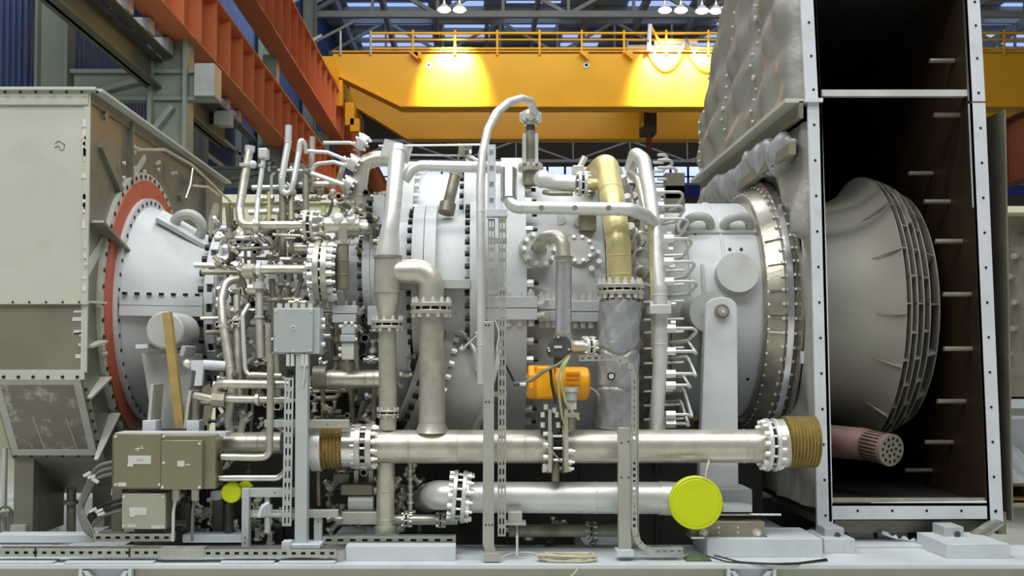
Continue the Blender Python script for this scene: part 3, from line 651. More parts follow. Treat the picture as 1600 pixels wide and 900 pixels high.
# horizontal joint flange
def slab(x0, x1, y0, y1, Y, dy, parent, name='joint_flange', m='casing', bev=.005):
    return MB().pbox(x0, y0, x1, y1, Y, Y + dy).build(name, m, parent, bevel=bev)
slab(745, 840, 463, 481, 7.72, .4, tc_); slab(745, 840, 482, 500, 7.72, .4, tc_)
slab(841, 884, 467, 484, 7.8, .4, tc_); slab(841, 884, 485, 502, 7.8, .4, tc_)
slab(888, 946, 470, 487, 7.86, .4, tc_); slab(888, 946, 488, 503, 7.86, .4, tc_)
b = MB()
for px, Y in ((795, 7.82), (812, 7.82), (829, 7.82), (845, 7.9), (855, 7.9), (865, 7.9), (898, 7.95), (910, 7.95), (922, 7.95), (936, 7.95)):
    zt1, zb1 = (P(px, 463, 7.72).z, P(px, 500, 7.72).z) if px < 841 else (P(px, 467, 7.8).z, P(px, 502, 7.8).z) if px < 886 else (P(px, 470, 7.86).z, P(px, 503, 7.86).z)
    x_ = P(px, 480, Y).x; Yb = Y - .05; b.cyl((x_, Yb, zt1), (x_, Yb, zt1 + .035), .027, n=8); b.cyl((x_, Yb, zt1 + .03), (x_, Yb, zt1 + .055), .014, n=8); b.cyl((x_, Yb, zb1), (x_, Yb, zb1 - .045), .026, n=8)
for py in (475, 493): 
    c = P(842, py, 7.74); b.cyl(c, c + Vector((.05, -.05, 0)), .026, n=8)
b.build('joint_bolts', 'bolt', tc_, kind='stuff')
# ring of shaped pads and openings on the cone side of the mid casing
def pad(px, py, r_casing, rad, h, parent, name, m, n=28, mb=None):
    # disc lying on the casing where the pixel's ray meets radius r_casing
    best = None
    for k in range(400):
        Y = 7.0 + k*.005; p = P(px, py, Y); d = math.hypot(p.y - AY, p.z - AZ)
        if d <= r_casing: best = p; break
    if best is None: best = P(px, py, AY)
    nrm = Vector((0, best.y - AY, best.z - AZ)).normalized()
    MB().cyl(best - nrm*.05, best + nrm*h, rad, n=n).build(name, m, parent); return best, nrm
for px, py, r in ((905, 395, .075), (935, 395, .017), (936, 409, .02), (924, 420, .02), (872, 345, .06), (905, 350, .04)):
    pad(px, py, 1.1, r, .02, tc_, 'boss', 'casing_warm' if r > .03 else 'bolt')
pb, pn = pad(903, 392, 1.1, .12, .03, tc_, 'round_cover', 'casing_warm'); MB().bolts(pb + pn*.03, pn, .10, 10, .014, .02).build('cover_bolts', 'bolt', tc_, kind='stuff')
# manifold ring section
mr = casing('turbine_nozzle_casing', 'flanged nozzle casing ring behind the row of bent fuel tubes', [(.93, .9), (.95, 1.10), (1.05, 1.10), (1.05, .92), (1.3, .92), (1.3, 1.04), (1.40, 1.04), (1.40, .85), (1.6, .85)], 'casing_warm')
MB().bolts(AP(1.05), (1, 0, 0), 1.06, 44, .022, .04).build('flange_bolts', 'bolt', mr, kind='stuff'); MB().bolts(AP(1.40), (1, 0, 0), .99, 44, .022, .04).build('flange_bolts', 'bolt', mr, kind='stuff')
ts = casing('power_turbine_casing', 'smooth pale grey power turbine casing with two lifting eyes', [(1.58, .7), (1.58, .865), (1.61, .88), (1.83, .88), (1.835, .89), (1.85, .89), (1.855, .88), (2.10, .88), (2.12, .87), (2.12, .8)])
for px in (1086, 1147):
    for a in range(40, 89):
        q = P(px, 0, AY - .88*math.cos(math.radians(a))); 
        if P(px, 358, q.y).z <= AZ + .88*math.sin(math.radians(a)): break
    nrm = (AP(0, 1, a) - AP(0, 0, a)); c = Vector((q.x, AY, AZ)) + nrm*.875
    MB().tube([c + Vector((.10*math.cos(t_), 0, 0)) + nrm*(.03 + .10*math.sin(t_)) for t_ in [math.pi*k/14 for k in range(-2, 17)]], .036, 12, bend=0).build('lifting_eye', 'casing_warm', ts)
    MB().bar(c - Vector((.16, 0, 0)), c + Vector((.16, 0, 0)), .13, .05, up=nrm).build('eye_pad', 'casing_warm', ts, bevel=.01)
rc, rn = pad(1148, 432, .88, .155, .10, ts, 'round_cover', 'casing_warm', 48)
for px, py in ((1140, 390), (1158, 390), (1086, 366), (1168, 592)):
    pad(px, py, .88, .012, .01, ts, 'plug', 'bolt_black', 10)
MB().lathe(AP(0), (1, 0, 0), [(1.66, .88), (1.66, .9), (1.68, .9), (1.68, .88)], 24, False, math.radians(160), math.radians(215)).build('seam_strip', 'casing_warm', ts)
# trunnion and support leg
lg = thing('turbine_support_leg', 'tall tapered grey support leg with a round pivot bolt, beside the fuel tubes', 'support', P(1127, 842, 7.7))
top = [(1103, 480), (1107, 472), (1116, 466), (1128, 464), (1141, 466), (1149, 472), (1152, 480), (1154, 765), (1092, 765)]
MB().prism([P(x, y, 7.72) for x, y in top], (0, .09, 0)).build('leg_plate', 'casing', lg, bevel=.006)
c = P(1127, 487, 7.72); MB().cyl(c, c - Vector((0, .03, 0)), .052, n=28).build('pivot_washer', 'steel_dull', lg); MB().cyl(c, c - Vector((0, .05, 0)), .034, n=24).build('pivot_pin', 'steel', lg); MB().cyl(c, c - Vector((0, .06, 0)), .012, n=10).build('grease_nipple', 'bolt', lg)
MB().lathe(c + Vector((-.06, .08, 0)), (0, 1, 0), [(0, .0), (0, .15), (.5, .15)], 32, False).build('trunnion_boss', 'casing_warm', lg)
MB().pbox(1100, 765, 1175, 800, 7.65, 8.0).build('leg_base', 'casing', lg)
cl = thing('roller_clamp', 'steel clamp bar with two round nuts on the skid below the support leg', 'clamp', P(1135, 842, 7.4))
MB().pbox(1080, 815, 1195, 838, 7.38, 7.48).build('clamp_bar', 'steel_dull', cl, bevel=.004)
MB().pbox(1130, 790, 1175, 800, 7.38, 7.6).build('clamp_block', 'frame_grey', cl); MB().cyl(P(1125, 804, 7.42), P(1220, 804, 7.42), .008).build('tie_rod', 'steel_bright', cl)
MB().pbox(1080, 839, 1200, 842, 7.3, 7.5).build('base_strip', 'steel_bright', cl)
for px in (1098, 1181):
    c = P(px, 832, 7.38); MB().cyl(c, c - Vector((0, .04, 0)), .030, n=20).build('round_nut', 'steel', cl); MB().cyl(c, c - Vector((0, .06, 0)), .015, n=12).build('stud', 'bolt', cl)
for px in (1123, 1153):
    for py in (824, 832): c = P(px, py, 7.38); MB().cyl(c, c - Vector((0, .006, 0)), .007, n=8).build('screw', 'bolt', cl)
# exhaust casing rings
xc = casing('exhaust_casing', 'shiny riveted exhaust casing rings next to the insulated duct', [(2.12, .85), (2.12, .93), (2.135, .95), (2.25, 1.0), (2.26, 1.02), (2.29, 1.03), (2.30, 1.0), (2.33, 1.04)], 'exhaust_tan')
MB().lathe(AP(0), (1, 0, 0), [(2.252, 1.0), (2.255, 1.055), (2.30, 1.06), (2.302, 1.02)], 96, False).build('bright_band', 'steel_bright', xc)
MB().lathe(AP(0), (1, 0, 0), [(2.33, 1.0), (2.335, 1.12), (2.352, 1.12), (2.356, 1.0)], 96, False).build('outer_ring', 'exhaust_tan', xc)
MB().bolts(AP(2.133), (1, 0, 0), .945, 64, .012, .02).build('rivets', 'bolt', xc, kind='stuff')
b = MB()
for k in range(60):
    a = k*6; 
    for x, r in ((2.235, 1.0), (2.315, 1.03)): p = AP(x, r, a); d = AP(0, 1, a) - AP(0, 0, a); b.cyl(p, p + d*.015, .012, n=6)
b.build('rivets', 'bolt', xc, kind='stuff')
for a in (-12, -4, 6, 18, 30): 
    c = AP(2.19, .972, a); d = AP(0, 1, a) - AP(0, 0, a); b = MB(); b.bar(AP(2.14, .965, a), AP(2.25, 1.01, a), .012, .012, up=d); b.build('strap', 'steel_bright', xc)
c = P(1259, 557, 7.85); MB().pbox(1252, 549, 1268, 568, 7.84, 7.87).build('bracket_plate', 'steel_pale', xc)
# ================================================================ exhaust duct
ed = thing('exhaust_duct', 'tall open fronted exhaust duct box with white bolted frame', 'duct', P(1420, 820, 8.5))
YE = 7.70
def quad(pts, d, name, m, parent, bev=0): return MB().prism([P(x, y, YE) for x, y in pts], d).build(name, m, parent, bevel=bev, smooth=False)
fr = (0, .03, 0)
quad([(1249, -40), (1273, -40), (1283, 155), (1259, 155)], fr, 'upper_frame_post', 'frame_white', ed, .003)
quad([(1262, 160), (1284, 160), (1293, 440), (1302, 820), (1277, 820), (1270, 440)], fr, 'lower_frame_post', 'frame_white', ed, .003)
quad([(1505, -40), (1529, -40), (1540, 158), (1515, 158)], fr, 'upper_frame_post', 'frame_white', ed, .003)
quad([(1515, 161), (1540, 161), (1552, 440), (1568, 815), (1543, 815), (1527, 440)], fr, 'lower_frame_post', 'frame_white', ed, .003)
quad([(1300, 787), (1544, 783), (1544, 811), (1300, 812)], fr, 'bottom_frame', 'frame_white', ed, .003)
MB().pbox(1258, 153, 1286, 159, YE - .03, YE + .1).build('joint_plate', 'frame_white', ed)
def pat(pts): 
    b = MB()
    for px, py in pts: c = P(px, py, YE); b.cyl(c, c - Vector((0, .004, 0)), .009, n=10)
    return b
def lerp(a, c, t): return a + (c - a)*t
pts = [(lerp(1264, 1271, t), lerp(35, 140, t)) for t in (0, .5, 1)] + [(lerp(1272, 1290, k/11), 195 + k*55.5) for k in range(12)] + [(lerp(1523, 1529, t), lerp(3, 145, t)) for t in (0, .26, .62, 1)] + [(lerp(1532, 1555, k/11), 200 + k*54.5) for k in range(12)] + [(1340 + k*54, 798) for k in range(5)]
pat(pts).build('bolt_holes', 'hole', ed, kind='stuff')
# walls of the box: lower part and the leaning upper part
def wall(p0, p1, d, th, name, m): return MB().prism([P(p0[0], p0[1], YE), P(p1[0], p1[1], YE), P(p1[0], p1[1], YE) + Vector((th, 0, 0)), P(p0[0], p0[1], YE) + Vector((th, 0, 0))], (0, d, 0)).build(name, m, ed, smooth=False)
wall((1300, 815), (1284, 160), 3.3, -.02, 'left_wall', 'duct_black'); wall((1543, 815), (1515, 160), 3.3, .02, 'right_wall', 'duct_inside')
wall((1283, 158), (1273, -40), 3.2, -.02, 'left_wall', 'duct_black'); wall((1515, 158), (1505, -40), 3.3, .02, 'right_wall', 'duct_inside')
a = P(1284, 820, YE); c = P(1560, 0, YE)
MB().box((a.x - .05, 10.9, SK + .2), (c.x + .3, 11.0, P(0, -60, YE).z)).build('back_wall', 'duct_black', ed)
zf = P(0, 786, YE).z
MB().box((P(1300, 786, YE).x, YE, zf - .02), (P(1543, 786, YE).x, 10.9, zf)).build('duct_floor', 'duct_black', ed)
MB().pbox(1300, 778, 1543, 786, YE + .02, YE + .05).build('floor_lip', 'exhaust_tan', ed)
MB().pbox(1284, 140, 1513, 150, YE + .03, YE + .08).build('cross_bar', 'steel_pale', ed)
b = MB(); b.bar(P(1516, 162, YE + .03) + Vector((-.01, 0, 0)), P(1516, 162, YE + .03) + Vector((-.01, 1.6, 0)), .02, .02); b.build('inner_seam', 'duct_inside', ed)
zt_ = P(0, -36, YE).z
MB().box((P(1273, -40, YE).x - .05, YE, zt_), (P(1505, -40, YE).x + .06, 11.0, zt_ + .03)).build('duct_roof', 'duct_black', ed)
# underside tray below the frame
MB().pbox(1305, 813, 1540, 832, YE + .1, 9.5).build('under_tray', 'inlet_side', ed)
MB().cyl(P(1525, 838, 7.6), P(1560, 815, 7.75), .045, n=14).build('drain_pipe', 'exhaust_tan', ed)
MB().pbox(1560, 800, 1572, 835, YE + .05, 9.5).build('side_skirt', 'inlet_side', ed)
MB().box((P(1568, 0, YE).x, YE + .02, P(0, 815, YE).z), (P(1568, 0, YE).x + .012, 10.9, P(0, 170, YE).z)).build('outer_skin', 'inlet_side', ed)
# studs on the right wall
for px, py in ((1500, 180), (1458, 271), (1484, 315), (1502, 377), (1515, 460), (1516, 545), (1505, 627), (1485, 691), (1452, 735), (1493, 95)):
    Xw = 3.47 + (py - 160)/650*.10; Y = Xw * F / (px - PPX); p = P(px, py, Y); MB().cyl(p + Vector((.05, 0, 0)), p - Vector((.19, 0, 0)), .018, n=10).build('stud', 'inlet_side', ed)
# diffuser
df = thing('exhaust_diffuser', 'grey exhaust diffuser bell with ribbed lattice end inside the open duct', 'diffuser', AP(2.9, 1.0, -90))
MB().lathe(AP(0), (1, 0, 0), [(2.30, .80), (2.6, .84), (2.86, .89), (2.98, .95), (3.06, 1.03), (3.10, 1.09), (3.105, 1.09), (3.10, .98)], 96, False).build('bell', 'diffuser', df)
MB().lathe(AP(0), (1, 0, 0), [(3.095, .95), (3.30, .88), (3.40, .8)], 72, False).build('inner_cone', 'duct_black', df)
rings = [(3.10, 1.095), (3.145, 1.085), (3.195, 1.07), (3.25, 1.045), (3.31, 1.01), (3.40, .955)]
for x, r in rings: MB().ring(AP(x), (1, 0, 0), r, r - .12, .007, 96).build('ring_rib', 'diffuser', df)
for i in range(len(rings) - 1):
    for k in range(16):
        a = k*22.5 + (11 if i % 2 else 0); (x0, r0), (x1, r1) = rings[i], rings[i+1]
        d = AP(0, 1, a) - AP(0, 0, a); n = Vector((0, -d.z, d.y))*.004
        MB().prism([AP(x0, r0 - .12, a) - n, AP(x1, r1 - .12, a) - n, AP(x1, r1, a) - n, AP(x0, r0, a) - n], n*2).build('cross_rib', 'diffuser', df, smooth=False)
for a in (-50, -25, -4, 22, 45):
    d = AP(0, 1, a) - AP(0, 0, a); n = Vector((0, -d.z, d.y))*.004
    MB().prism([AP(2.93, .92, a) - n, AP(3.10, 1.08, a) - n, AP(3.10, 1.11, a) - n, AP(3.05, 1.06, a) - n], n*2).build('cross_rib', 'diffuser', df, smooth=False)
MB().prism([AP(3.19, .98, q) for q in (34, 42, 50, 56)] + [AP(3.21, 1.10, q) for q in (56, 50, 42, 34)], (.006, 0, 0)).build('rim_plate', 'diffuser', df, smooth=False)
# perforated nozzle
nz = thing('perforated_nozzle', 'reddish rusty pipe stub with a perforated round end inside the duct', 'pipe', P(1390, 730, 7.9))
p0 = P(1280, 688, 8.35); p1 = P(1352, 694, 8.12); p2 = P(1391, 703, 7.9)
MB().tube([p0, p1], [.125, .12], 28).build('pipe_body', 'rust_pipe', nz); MB().tube([p1, p2], [.116, .116], 32).build('slotted_end', 'rust_pipe', nz)
d = (p2 - p1).normalized(); MB().cyl(p2, p2 + d*.012, .118, n=32).build('end_plate', 'steel_dull', nz)
b = MB(); x, y, _ = frame(d)
for R, k in ((0, 1), (.042, 6), (.085, 12)):
    for i in range(k):
        a = 2*math.pi*i/max(k, 1) + R*5; c = p2 + d*.012 + x*(R*math.cos(a)) + y*(R*math.sin(a)); b.cyl(c, c + d*.002, .0115, n=10)
b.build('end_holes', 'hole', nz, kind='stuff')
b = MB()
for i in range(26):
    a = 2*math.pi*i/26; r_ = x*math.cos(a) + y*math.sin(a); b.bar(p1 + d*.05 + r_*.116, p2 - d*.03 + r_*.116, .008, .004, up=r_)
b.build('end_slots', 'bolt_black', nz, kind='stuff')
# insulation blanket on the left side of the duct
XI = P(1258, 400, YE).x
bl = thing('upper_insulation_blanket', 'quilted grey insulation blanket on the upper duct side, stitched with studs', 'blanket', (XI, 9.3, pz(200, 9.3)))
zfl = P(1270, 158, YE).z
def backY(z):                                     # rear edge of the upper blanket against height
    pts = [(zfl, 11.15), (zfl + .35, 11.1), (zfl + .75, 10.75), (zfl + 1.1, 10.3), (zfl + 1.5, 9.5), (zfl + 1.9, 8.75), (zfl + 2.4, 8.2)]
    for (a, ya), (c, yc) in zip(pts, pts[1:]):
        if z <= c: return ya + (yc - ya)*(z - a)/(c - a)
    return pts[-1][1]
random.seed(3)
def puff(u, v, nu, nv):
    a = abs(math.sin(math.pi*u*nu))**.5 * (.72 + .28*abs(math.sin(math.pi*(v*nv + .35*u*nu))))
    w = .010*math.sin(u*23 + v*17) + .006*math.sin(u*37 - v*31 + 2) + .006*math.sin(v*41 + u*11)
    return .085*a + w + .02*math.sin((u*9 + v*6)*3.1)*math.sin((u*7 - v*8)*2.7)
def upper(u, v):
    z = zfl + .02 + v*2.3; y = YE + .01 + u*(backY(z) - YE - .01); x = lerp(XI - .02, XI - .06, v)
    f = max(0, 1 - u/.02); return (x - puff(u + .03*math.sin(v*9), v, 3, 5)*(1 - f) + .1*f, y, z)
MB().grid(upper, 110, 80).build('quilt', 'blanket', bl, ang=3)
XR = P(1516, 160, YE).x
MB().grid(lambda u, v: (lerp(XI - .03, XI + .03, u) , backY(zfl + .02 + v*2.3) + .02*math.sin(v*23), zfl + .02 + v*2.3), 4, 30).build('back_quilt', 'blanket', bl, ang=3)
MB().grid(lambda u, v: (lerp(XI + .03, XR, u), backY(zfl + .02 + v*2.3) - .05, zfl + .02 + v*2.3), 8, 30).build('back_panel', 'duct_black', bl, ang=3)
b = MB()
for uu in (1/3, 2/3, .985):
    for k in range(26):
        p = V(upper(uu, k/26)); b.cyl(p, p - Vector((.02, 0, 0)), .011 if k % 5 else .022, n=6)
b.build('quilt_studs', 'bolt', bl, kind='stuff')
MB().box((XI - .13, YE, zfl - .01), (XI, 11.2, zfl + .02)).build('ledge', 'inlet_paint', bl); MB().box((XI - .03, YE, zfl - .12), (XI, 11.2, zfl)).build('ledge_web', 'inlet_olive', bl)
lb = thing('lower_insulation_blanket', 'crumpled grey insulation blanket around the exhaust ring under the ledge', 'blanket', (XI, 9.0, pz(700, 7.9)))
def lower(u, v):
    z = lerp(zfl - .13, SK + .25, v); y = YE + .02 + u*3.3
    d = math.hypot(y - AY, z - AZ); bulge = (.10 if z > AZ + .5 else .02)*math.exp(-((d - 1.35)/.22)**2)
    w = .016*math.sin(u*37 + 2*math.sin(v*11)) + .012*math.sin(v*29 + u*19) + .008*math.sin(u*73 - v*23)
    f = max(0, 1 - u/.02); return (XI + .055 - (bulge + w)*(1 - f) + .06*f, y, z)
MB().grid(lower, 110, 90).build('quilt', 'blanket', lb, ang=3)
def roll(u, v):                                   # crumpled padded band under the ledge
    y = YE + .03 + u*3.2; t = 2*math.pi*v; zc = zfl - .27 - .03*math.sin(u*14)
    r = .135 + .014*math.sin(u*61 + 2*math.sin(t)) + .012*math.sin(t*3 + u*35) + .01*math.sin(u*130)
    r *= min(1, u*9 + .05)
    return (XI - .04 + r*.7*math.cos(t), y + .02*math.sin(t + u*50), zc + r*math.sin(t))
MB().grid(roll, 130, 18).build('padded_band', 'blanket_silver', lb, ang=3)
for z0, y0, z1, y1 in ((zfl - .13, YE + .02, zfl - .62, 9.6),):
    pass
b = MB(); b.bar((XI - .08, YE + .01, P(1262, 232, YE).z), (XI - .1, 9.2, P(1195, 292, 9.2).z), .05, .08); b.build('angle_strip', 'inlet_olive', lb)
# ================================================================ pipework helpers
def pair(o, d, R, th, gap, nb, parent, m='steel', bm='bolt', rb=None):      # two flange discs with a gap and through bolts
    d = d.normalized(); rb = rb or max(R*.105, .008)
    MB().cyl(o - d*(gap/2 + th), o - d*gap/2, R, n=36).build('flange', m, parent, bevel=min(.003, th*.2))
    f2 = MB().cyl(o + d*gap/2, o + d*(gap/2 + th), R, n=36).build('flange', m, parent, bevel=min(.003, th*.2))
    if gap > .001: MB().cyl(o - d*gap/2, o + d*gap/2, R*.78, n=24).build('gasket', 'bolt_black', parent)
    b = MB(); h = gap/2 + th
    b.bolts(o + d*h, d, R*.86, nb, rb, rb*1.6, .13); b.bolts(o - d*h, -d, R*.86, nb, rb, rb*1.6, .13); b.bolts(o + d*(h + rb*1.5), d, R*.86, nb, rb*.55, rb*1.1, .13); b.bolts(o - d*gap/2, d, R*.86, nb, rb*.5, gap)
    b.build('flange_bolts', bm, f2, kind='stuff')
def run(name, label, pts, rpx, m='steel', bend=None, flanges=(), welds=(), cat='pipe', n=20, base=None, parent=None, seg=8):
    W = [P(*p) for p in pts]; Y0 = pts[0][2]
    r = [S(q, p[2]) for q, p in zip(rpx, pts)] if isinstance(rpx, (list, tuple)) else [S(rpx, Y0)]*len(pts)
    low = min(W, key=lambda v: v.z)
    t = parent or thing(name, label, cat, base or low)
    MB().tube(W, r, n, bend=bend, seg=seg).build('pipe_body' if parent is None else name, m, t)
    for f in flanges:      # (segment, fraction, radius px, thickness px, gap px, bolts)
        i, u, R, th, gp, nb = f[:6]; a, c = W[i], W[i+1]; d = c - a
        pair(a + d*u, d, S(R, Y0), S(th, Y0), S(gp, Y0), nb, t, f[6] if len(f) > 6 else m)
    for i, u in welds:
        a, c = W[i], W[i+1]; d = (c - a).normalized(); o = a + (c - a)*u; rr = r[i] + (r[i+1]-r[i])*u
        MB().lathe(o - d*.006, d, [(0, rr*.99), (.003, rr + .003), (.009, rr + .003), (.012, rr*.99)], n, False).build('weld_band', m, t)
    return t
def cyl2(name, p, q, rpx, m, parent, n=20, r1=None): return MB().cyl(P(*p), P(*q), S(rpx, p[2]), None if r1 is None else S(r1, q[2]), n=n).build(name, m, parent)
def clampband(px, py, Y, d, rpx, wpx, parent, m='steel_pale'):
    c = P(px, py, Y); d = V(d).normalized(); w = S(wpx, Y)
    MB().cyl(c - d*w/2, c + d*w/2, S(rpx, Y), n=20).build('clamp', m, parent)
# ================================================================ header pipe
YH = 7.45
hd = run('header_pipe', 'long horizontal stainless header pipe with gold bellows at both ends', [(583, 698, YH), (1206, 697, YH)], 26, 'steel', flanges=((0, .459, 42, 8, 14, 12, 'steel_dull'),), welds=((0, .09), (0, .21), (0, .38), (0, .93), (0, .96)), n=40)
def bellows(x0, x1, y, r, nrib, parent, m='bellows_gold'):
    a = P(x0, y, YH); c = P(x1, y, YH); L = (c - a).length; R = S(r, YH); pr = []
    for k in range(nrib*8 + 1):
        t = k/(nrib*8); pr.append((L*t, R*(.9 + .1*math.cos(2*math.pi*nrib*t))))
    MB().lathe(a, c - a, pr, 40).build('bellows', m, parent)
bellows(503, 537, 699, 34, 6, hd); bellows(1226, 1273, 690, 40, 9, hd)
d = Vector((1, 0, 0))
MB().cyl(P(488, 698, YH), P(504, 698, YH), S(38, YH), n=40).build('end_flange', 'steel_pale', hd, bevel=.003)
cyl2('sleeve', (537, 698, YH), (556, 698, YH), 34, 'steel_bright', hd, 40)
pair(P(569, 698, YH), d, S(36, YH), S(9, YH), S(8, YH), 14, hd, 'steel')
for k in range(9):
    a = math.pi*(.1 + k*.22); q = S(33, YH); c = P(556, 698, YH) + Vector((0, -q*math.cos(a), q*math.sin(a))); MB().bar(c, c + Vector((.1, 0, 0)), .02, .02).build('tie_lug', 'steel_bright', hd)
pair(P(1203, 695, YH), d, S(41, YH), S(6, YH), S(6, YH), 14, hd, 'steel_pale'); cyl2('sleeve', (1208, 694, YH), (1226, 692, YH), 38, 'steel', hd, 40)
cyl2('saddle_bar', (868, 640, 7.35), (868, 752, 7.35), 6, 'steel_dull', hd); MB().pbox(857, 640, 862, 738, 7.25, 7.65).build('clamp_plate', 'steel', hd); MB().pbox(882, 640, 888, 738, 7.25, 7.65).build('clamp_plate', 'steel', hd)
MB().tube([P(848, 693, 7.22), P(862, 704, 7.2), P(877, 722, 7.22)], .006, 6).build('lever', 'steel_bright', hd)
# riser with side elbow
rs = run('riser_pipe', 'tall stainless riser with tapered top and side elbow, left of centre', [(602, 834, YH), (603, 722, YH)], 14, 'steel', n=28, welds=((0, .2), (0, .6)))
def seg(pts, rp, m='steel', par=rs, nm='pipe_section', n=32): return MB().tube([P(*p) for p in pts], [S(q, p[2]) for q, p in zip(rp, pts)], n, bend=0).build(nm, m, par)
cyl2('base_collar', (602, 834, YH), (602, 822, YH), 17, 'steel', rs)
seg([(606, 672, YH), (606, 640, YH), (605, 515, YH)], (13, 14, 14))
pair(P(606, 645, YH), Vector((0, 0, 1)), S(18, YH), S(3, YH), S(3, YH), 8, rs); pair(P(606, 507, YH), Vector((0, 0, 1)), S(26, YH), S(4.5, YH), S(4, YH), 10, rs)
seg([(605, 503, YH), (605, 495, YH), (605, 475, YH), (605, 455, YH), (606, 402, YH)], (12, 14, 18, 21, 21))
cyl2('lap_ring', (606, 404, YH), (606, 400, YH), 23, 'steel_dull', rs)
seg([(606, 401, YH), (607, 384, YH), (609, 362, YH), (613, 335, YH), (621, 240, YH + .25)], (20, 18, 14.5, 13, 13), 'steel_pale')
for u in (.15, .35, .5, .7, .85): 
    p = P(lerp(613, 621, u), lerp(335, 240, u), YH + .25*u); dd = (P(621, 240, YH + .25) - P(613, 335, YH)).normalized(); MB().cyl(p, p + dd*.012, S(13.4, YH), n=28).build('weld_band', 'steel_pale', rs)
MB().bar(P(598, 230, YH + .3), P(641, 243, YH + .3), .12, .05, up=(0, 1, 0)).build('top_plate', 'steel_pale', rs); cyl2('top_cap', (622, 240, YH + .25), (623, 231, YH + .27), 14, 'steel_pale', rs)
MB().tube([P(606, 424, YH), P(674, 424, YH), P(674, 476, YH)], [S(17, YH), S(20, YH), S(20, YH)], 32, bend=.17, seg=12).build('elbow', 'steel', rs)
for u in (.2, .5, .8): pass
pair(P(674, 482, YH), Vector((0, 0, 1)), S(33, YH), S(6, YH), S(5, YH), 12, rs, 'steel')
seg([(674, 488, YH), (675, 600, YH), (675, 660, YH), (675, 676, YH)], (19.5, 20, 20.5, 27))
cyl2('weld_band', (675, 660, YH), (675, 657, YH), 21, 'steel', rs); cyl2('weld_band', (605, 458, YH), (605, 455, YH), 21.6, 'steel', rs)
# lower pipe with the big yellow cap
lp = run('capped_outlet_pipe', 'fat lower steel pipe ending in an elbow closed by a big yellow cap', [(668, 778, 8.0), (684, 773, YH), (735, 777, YH), (1050, 778, YH)], [23, 23, 24, 25], 'steel_pale', n=36, bend=.10, flanges=((1, .66, 38, 6, 7, 14),), welds=((2, .62), (2, .72)))
cyl2('flange_ring', (727, 776, YH), (733, 776, YH), 36, 'steel_bright', lp, 32)
MB().tube([P(1030, 778, YH), P(1088, 781, YH), P(1088, 785, 7.2)], S(26, YH), 36, bend=.12).build('end_elbow', 'steel_pale', lp)
yc = thing('yellow_end_cap', 'big flat yellow green plastic cap on the lower pipe end', 'cap', P(1088, 826, 7.17))
c = P(1088, 786, 7.17); MB().lathe(c, (0, 1, 0), [(0, .001), (0, S(36, 7.17)), (.004, S(37, 7.17)), (.0, S(39.5, 7.17)), (.006, S(41.5, 7.17)), (.05, S(41.5, 7.17)), (.05, S(36, 7.17))], 64, False).build('cap_disc', 'yellow_cap', yc)
MB().tube([P(1102, 747, 7.16), P(1104, 735, 7.16), P(1108, 719, 7.2)], .006, 6).build('tie_string', 'cable_cream', yc)
yc = thing('small_yellow_cap', 'small yellow green cap beside the big steel junction box', 'cap', P(361, 786, 7.3))
c = P(361, 770, 7.3); MB().lathe(c, (0, 1, 0), [(0, .001), (0, S(14, 7.3)), (.006, S(16, 7.3)), (.04, S(16, 7.3)), (.04, S(12, 7.3))], 40, False).build('cap_disc', 'yellow_cap', yc)
run('cap_pipe', '', [(361, 770, 7.34), (361, 770, 7.7)], 13, 'steel_dull', parent=yc)
yc = thing('hidden_yellow_cap', 'second small yellow cap half hidden behind the first one', 'cap', P(382, 780, 7.5)); c = P(381, 766, 7.5); MB().lathe(c, (0, 1, 0), [(0, .001), (0, S(12, 7.5)), (.05, S(13, 7.5)), (.05, .01)], 32, False).build('cap_disc', 'yellow_cap', yc)
# ================================================================ centre: upper runs
run('arched_vent_pipe', 'tall slender pipe arching over to the top injector in front of the crane', [(752, 600, 7.4), (751, 400, 7.45), (751, 285, 7.5), (754, 240, 7.55), (762, 203, 7.6), (776, 176, 7.7), (795, 160, 7.8), (815, 154, 7.9), (829, 158, 8.0), (835, 176, 8.1)], 7, 'steel_pale', bend=0, n=16, welds=((1, .6), (4, .5), (0, .3)))
vp = run('crossover_pipe', 'white crossover pipe from the riser top along the machine front to the manifold', [(632, 282, 7.7), (644, 264, 7.7), (658, 259, 7.7), (740, 261, 7.65), (794, 262, 7.5), (796, 324, 7.4), (985, 327, 7.4), (1008, 336, 7.55), (1024, 352, 7.7)], [8.5, 8.5, 8.5, 9, 9.5, 10, 10.5, 10.5, 10], 'steel_pale', bend=.07, n=24, welds=((5, .1), (5, .9), (2, .2)))
for px in (846, 898, 951): 
    c = P(px, 325, 7.355); MB().cyl(c, c - Vector((0, .012, 0)), .018, n=16).build('stud_boss', 'steel_dull', vp)
cyl2('lagging', (795, 266, 7.5), (795, 312, 7.42), 13, 'steel_bright', vp)
pi = run('curved_feed_pipe', 'beige curved pipe bending behind the riser top', [(561, 330, 8.0), (562, 290, 8.0), (566, 255, 8.0), (590, 247, 8.0), (618, 250, 8.0)], 12.5, 'steel', bend=.2, n=24, welds=((0, .6), (2, .6)))
for px, py in ((566, 222), (553, 255), (545, 288)):
    c = P(px, py, 7.95); dd = Vector((.8, 0, -.5)).normalized(); MB().cyl(c - dd*.03, c + dd*.03, .06, n=16).build('side_flange', 'steel_pale', pi); MB().bolts(c + dd*.03, dd, .045, 6, .011, .02).build('flange_bolts', 'bolt', pi, kind='stuff'); MB().bolts(c - dd*.03, -dd, .045, 6, .011, .02).build('flange_bolts', 'bolt', pi, kind='stuff')
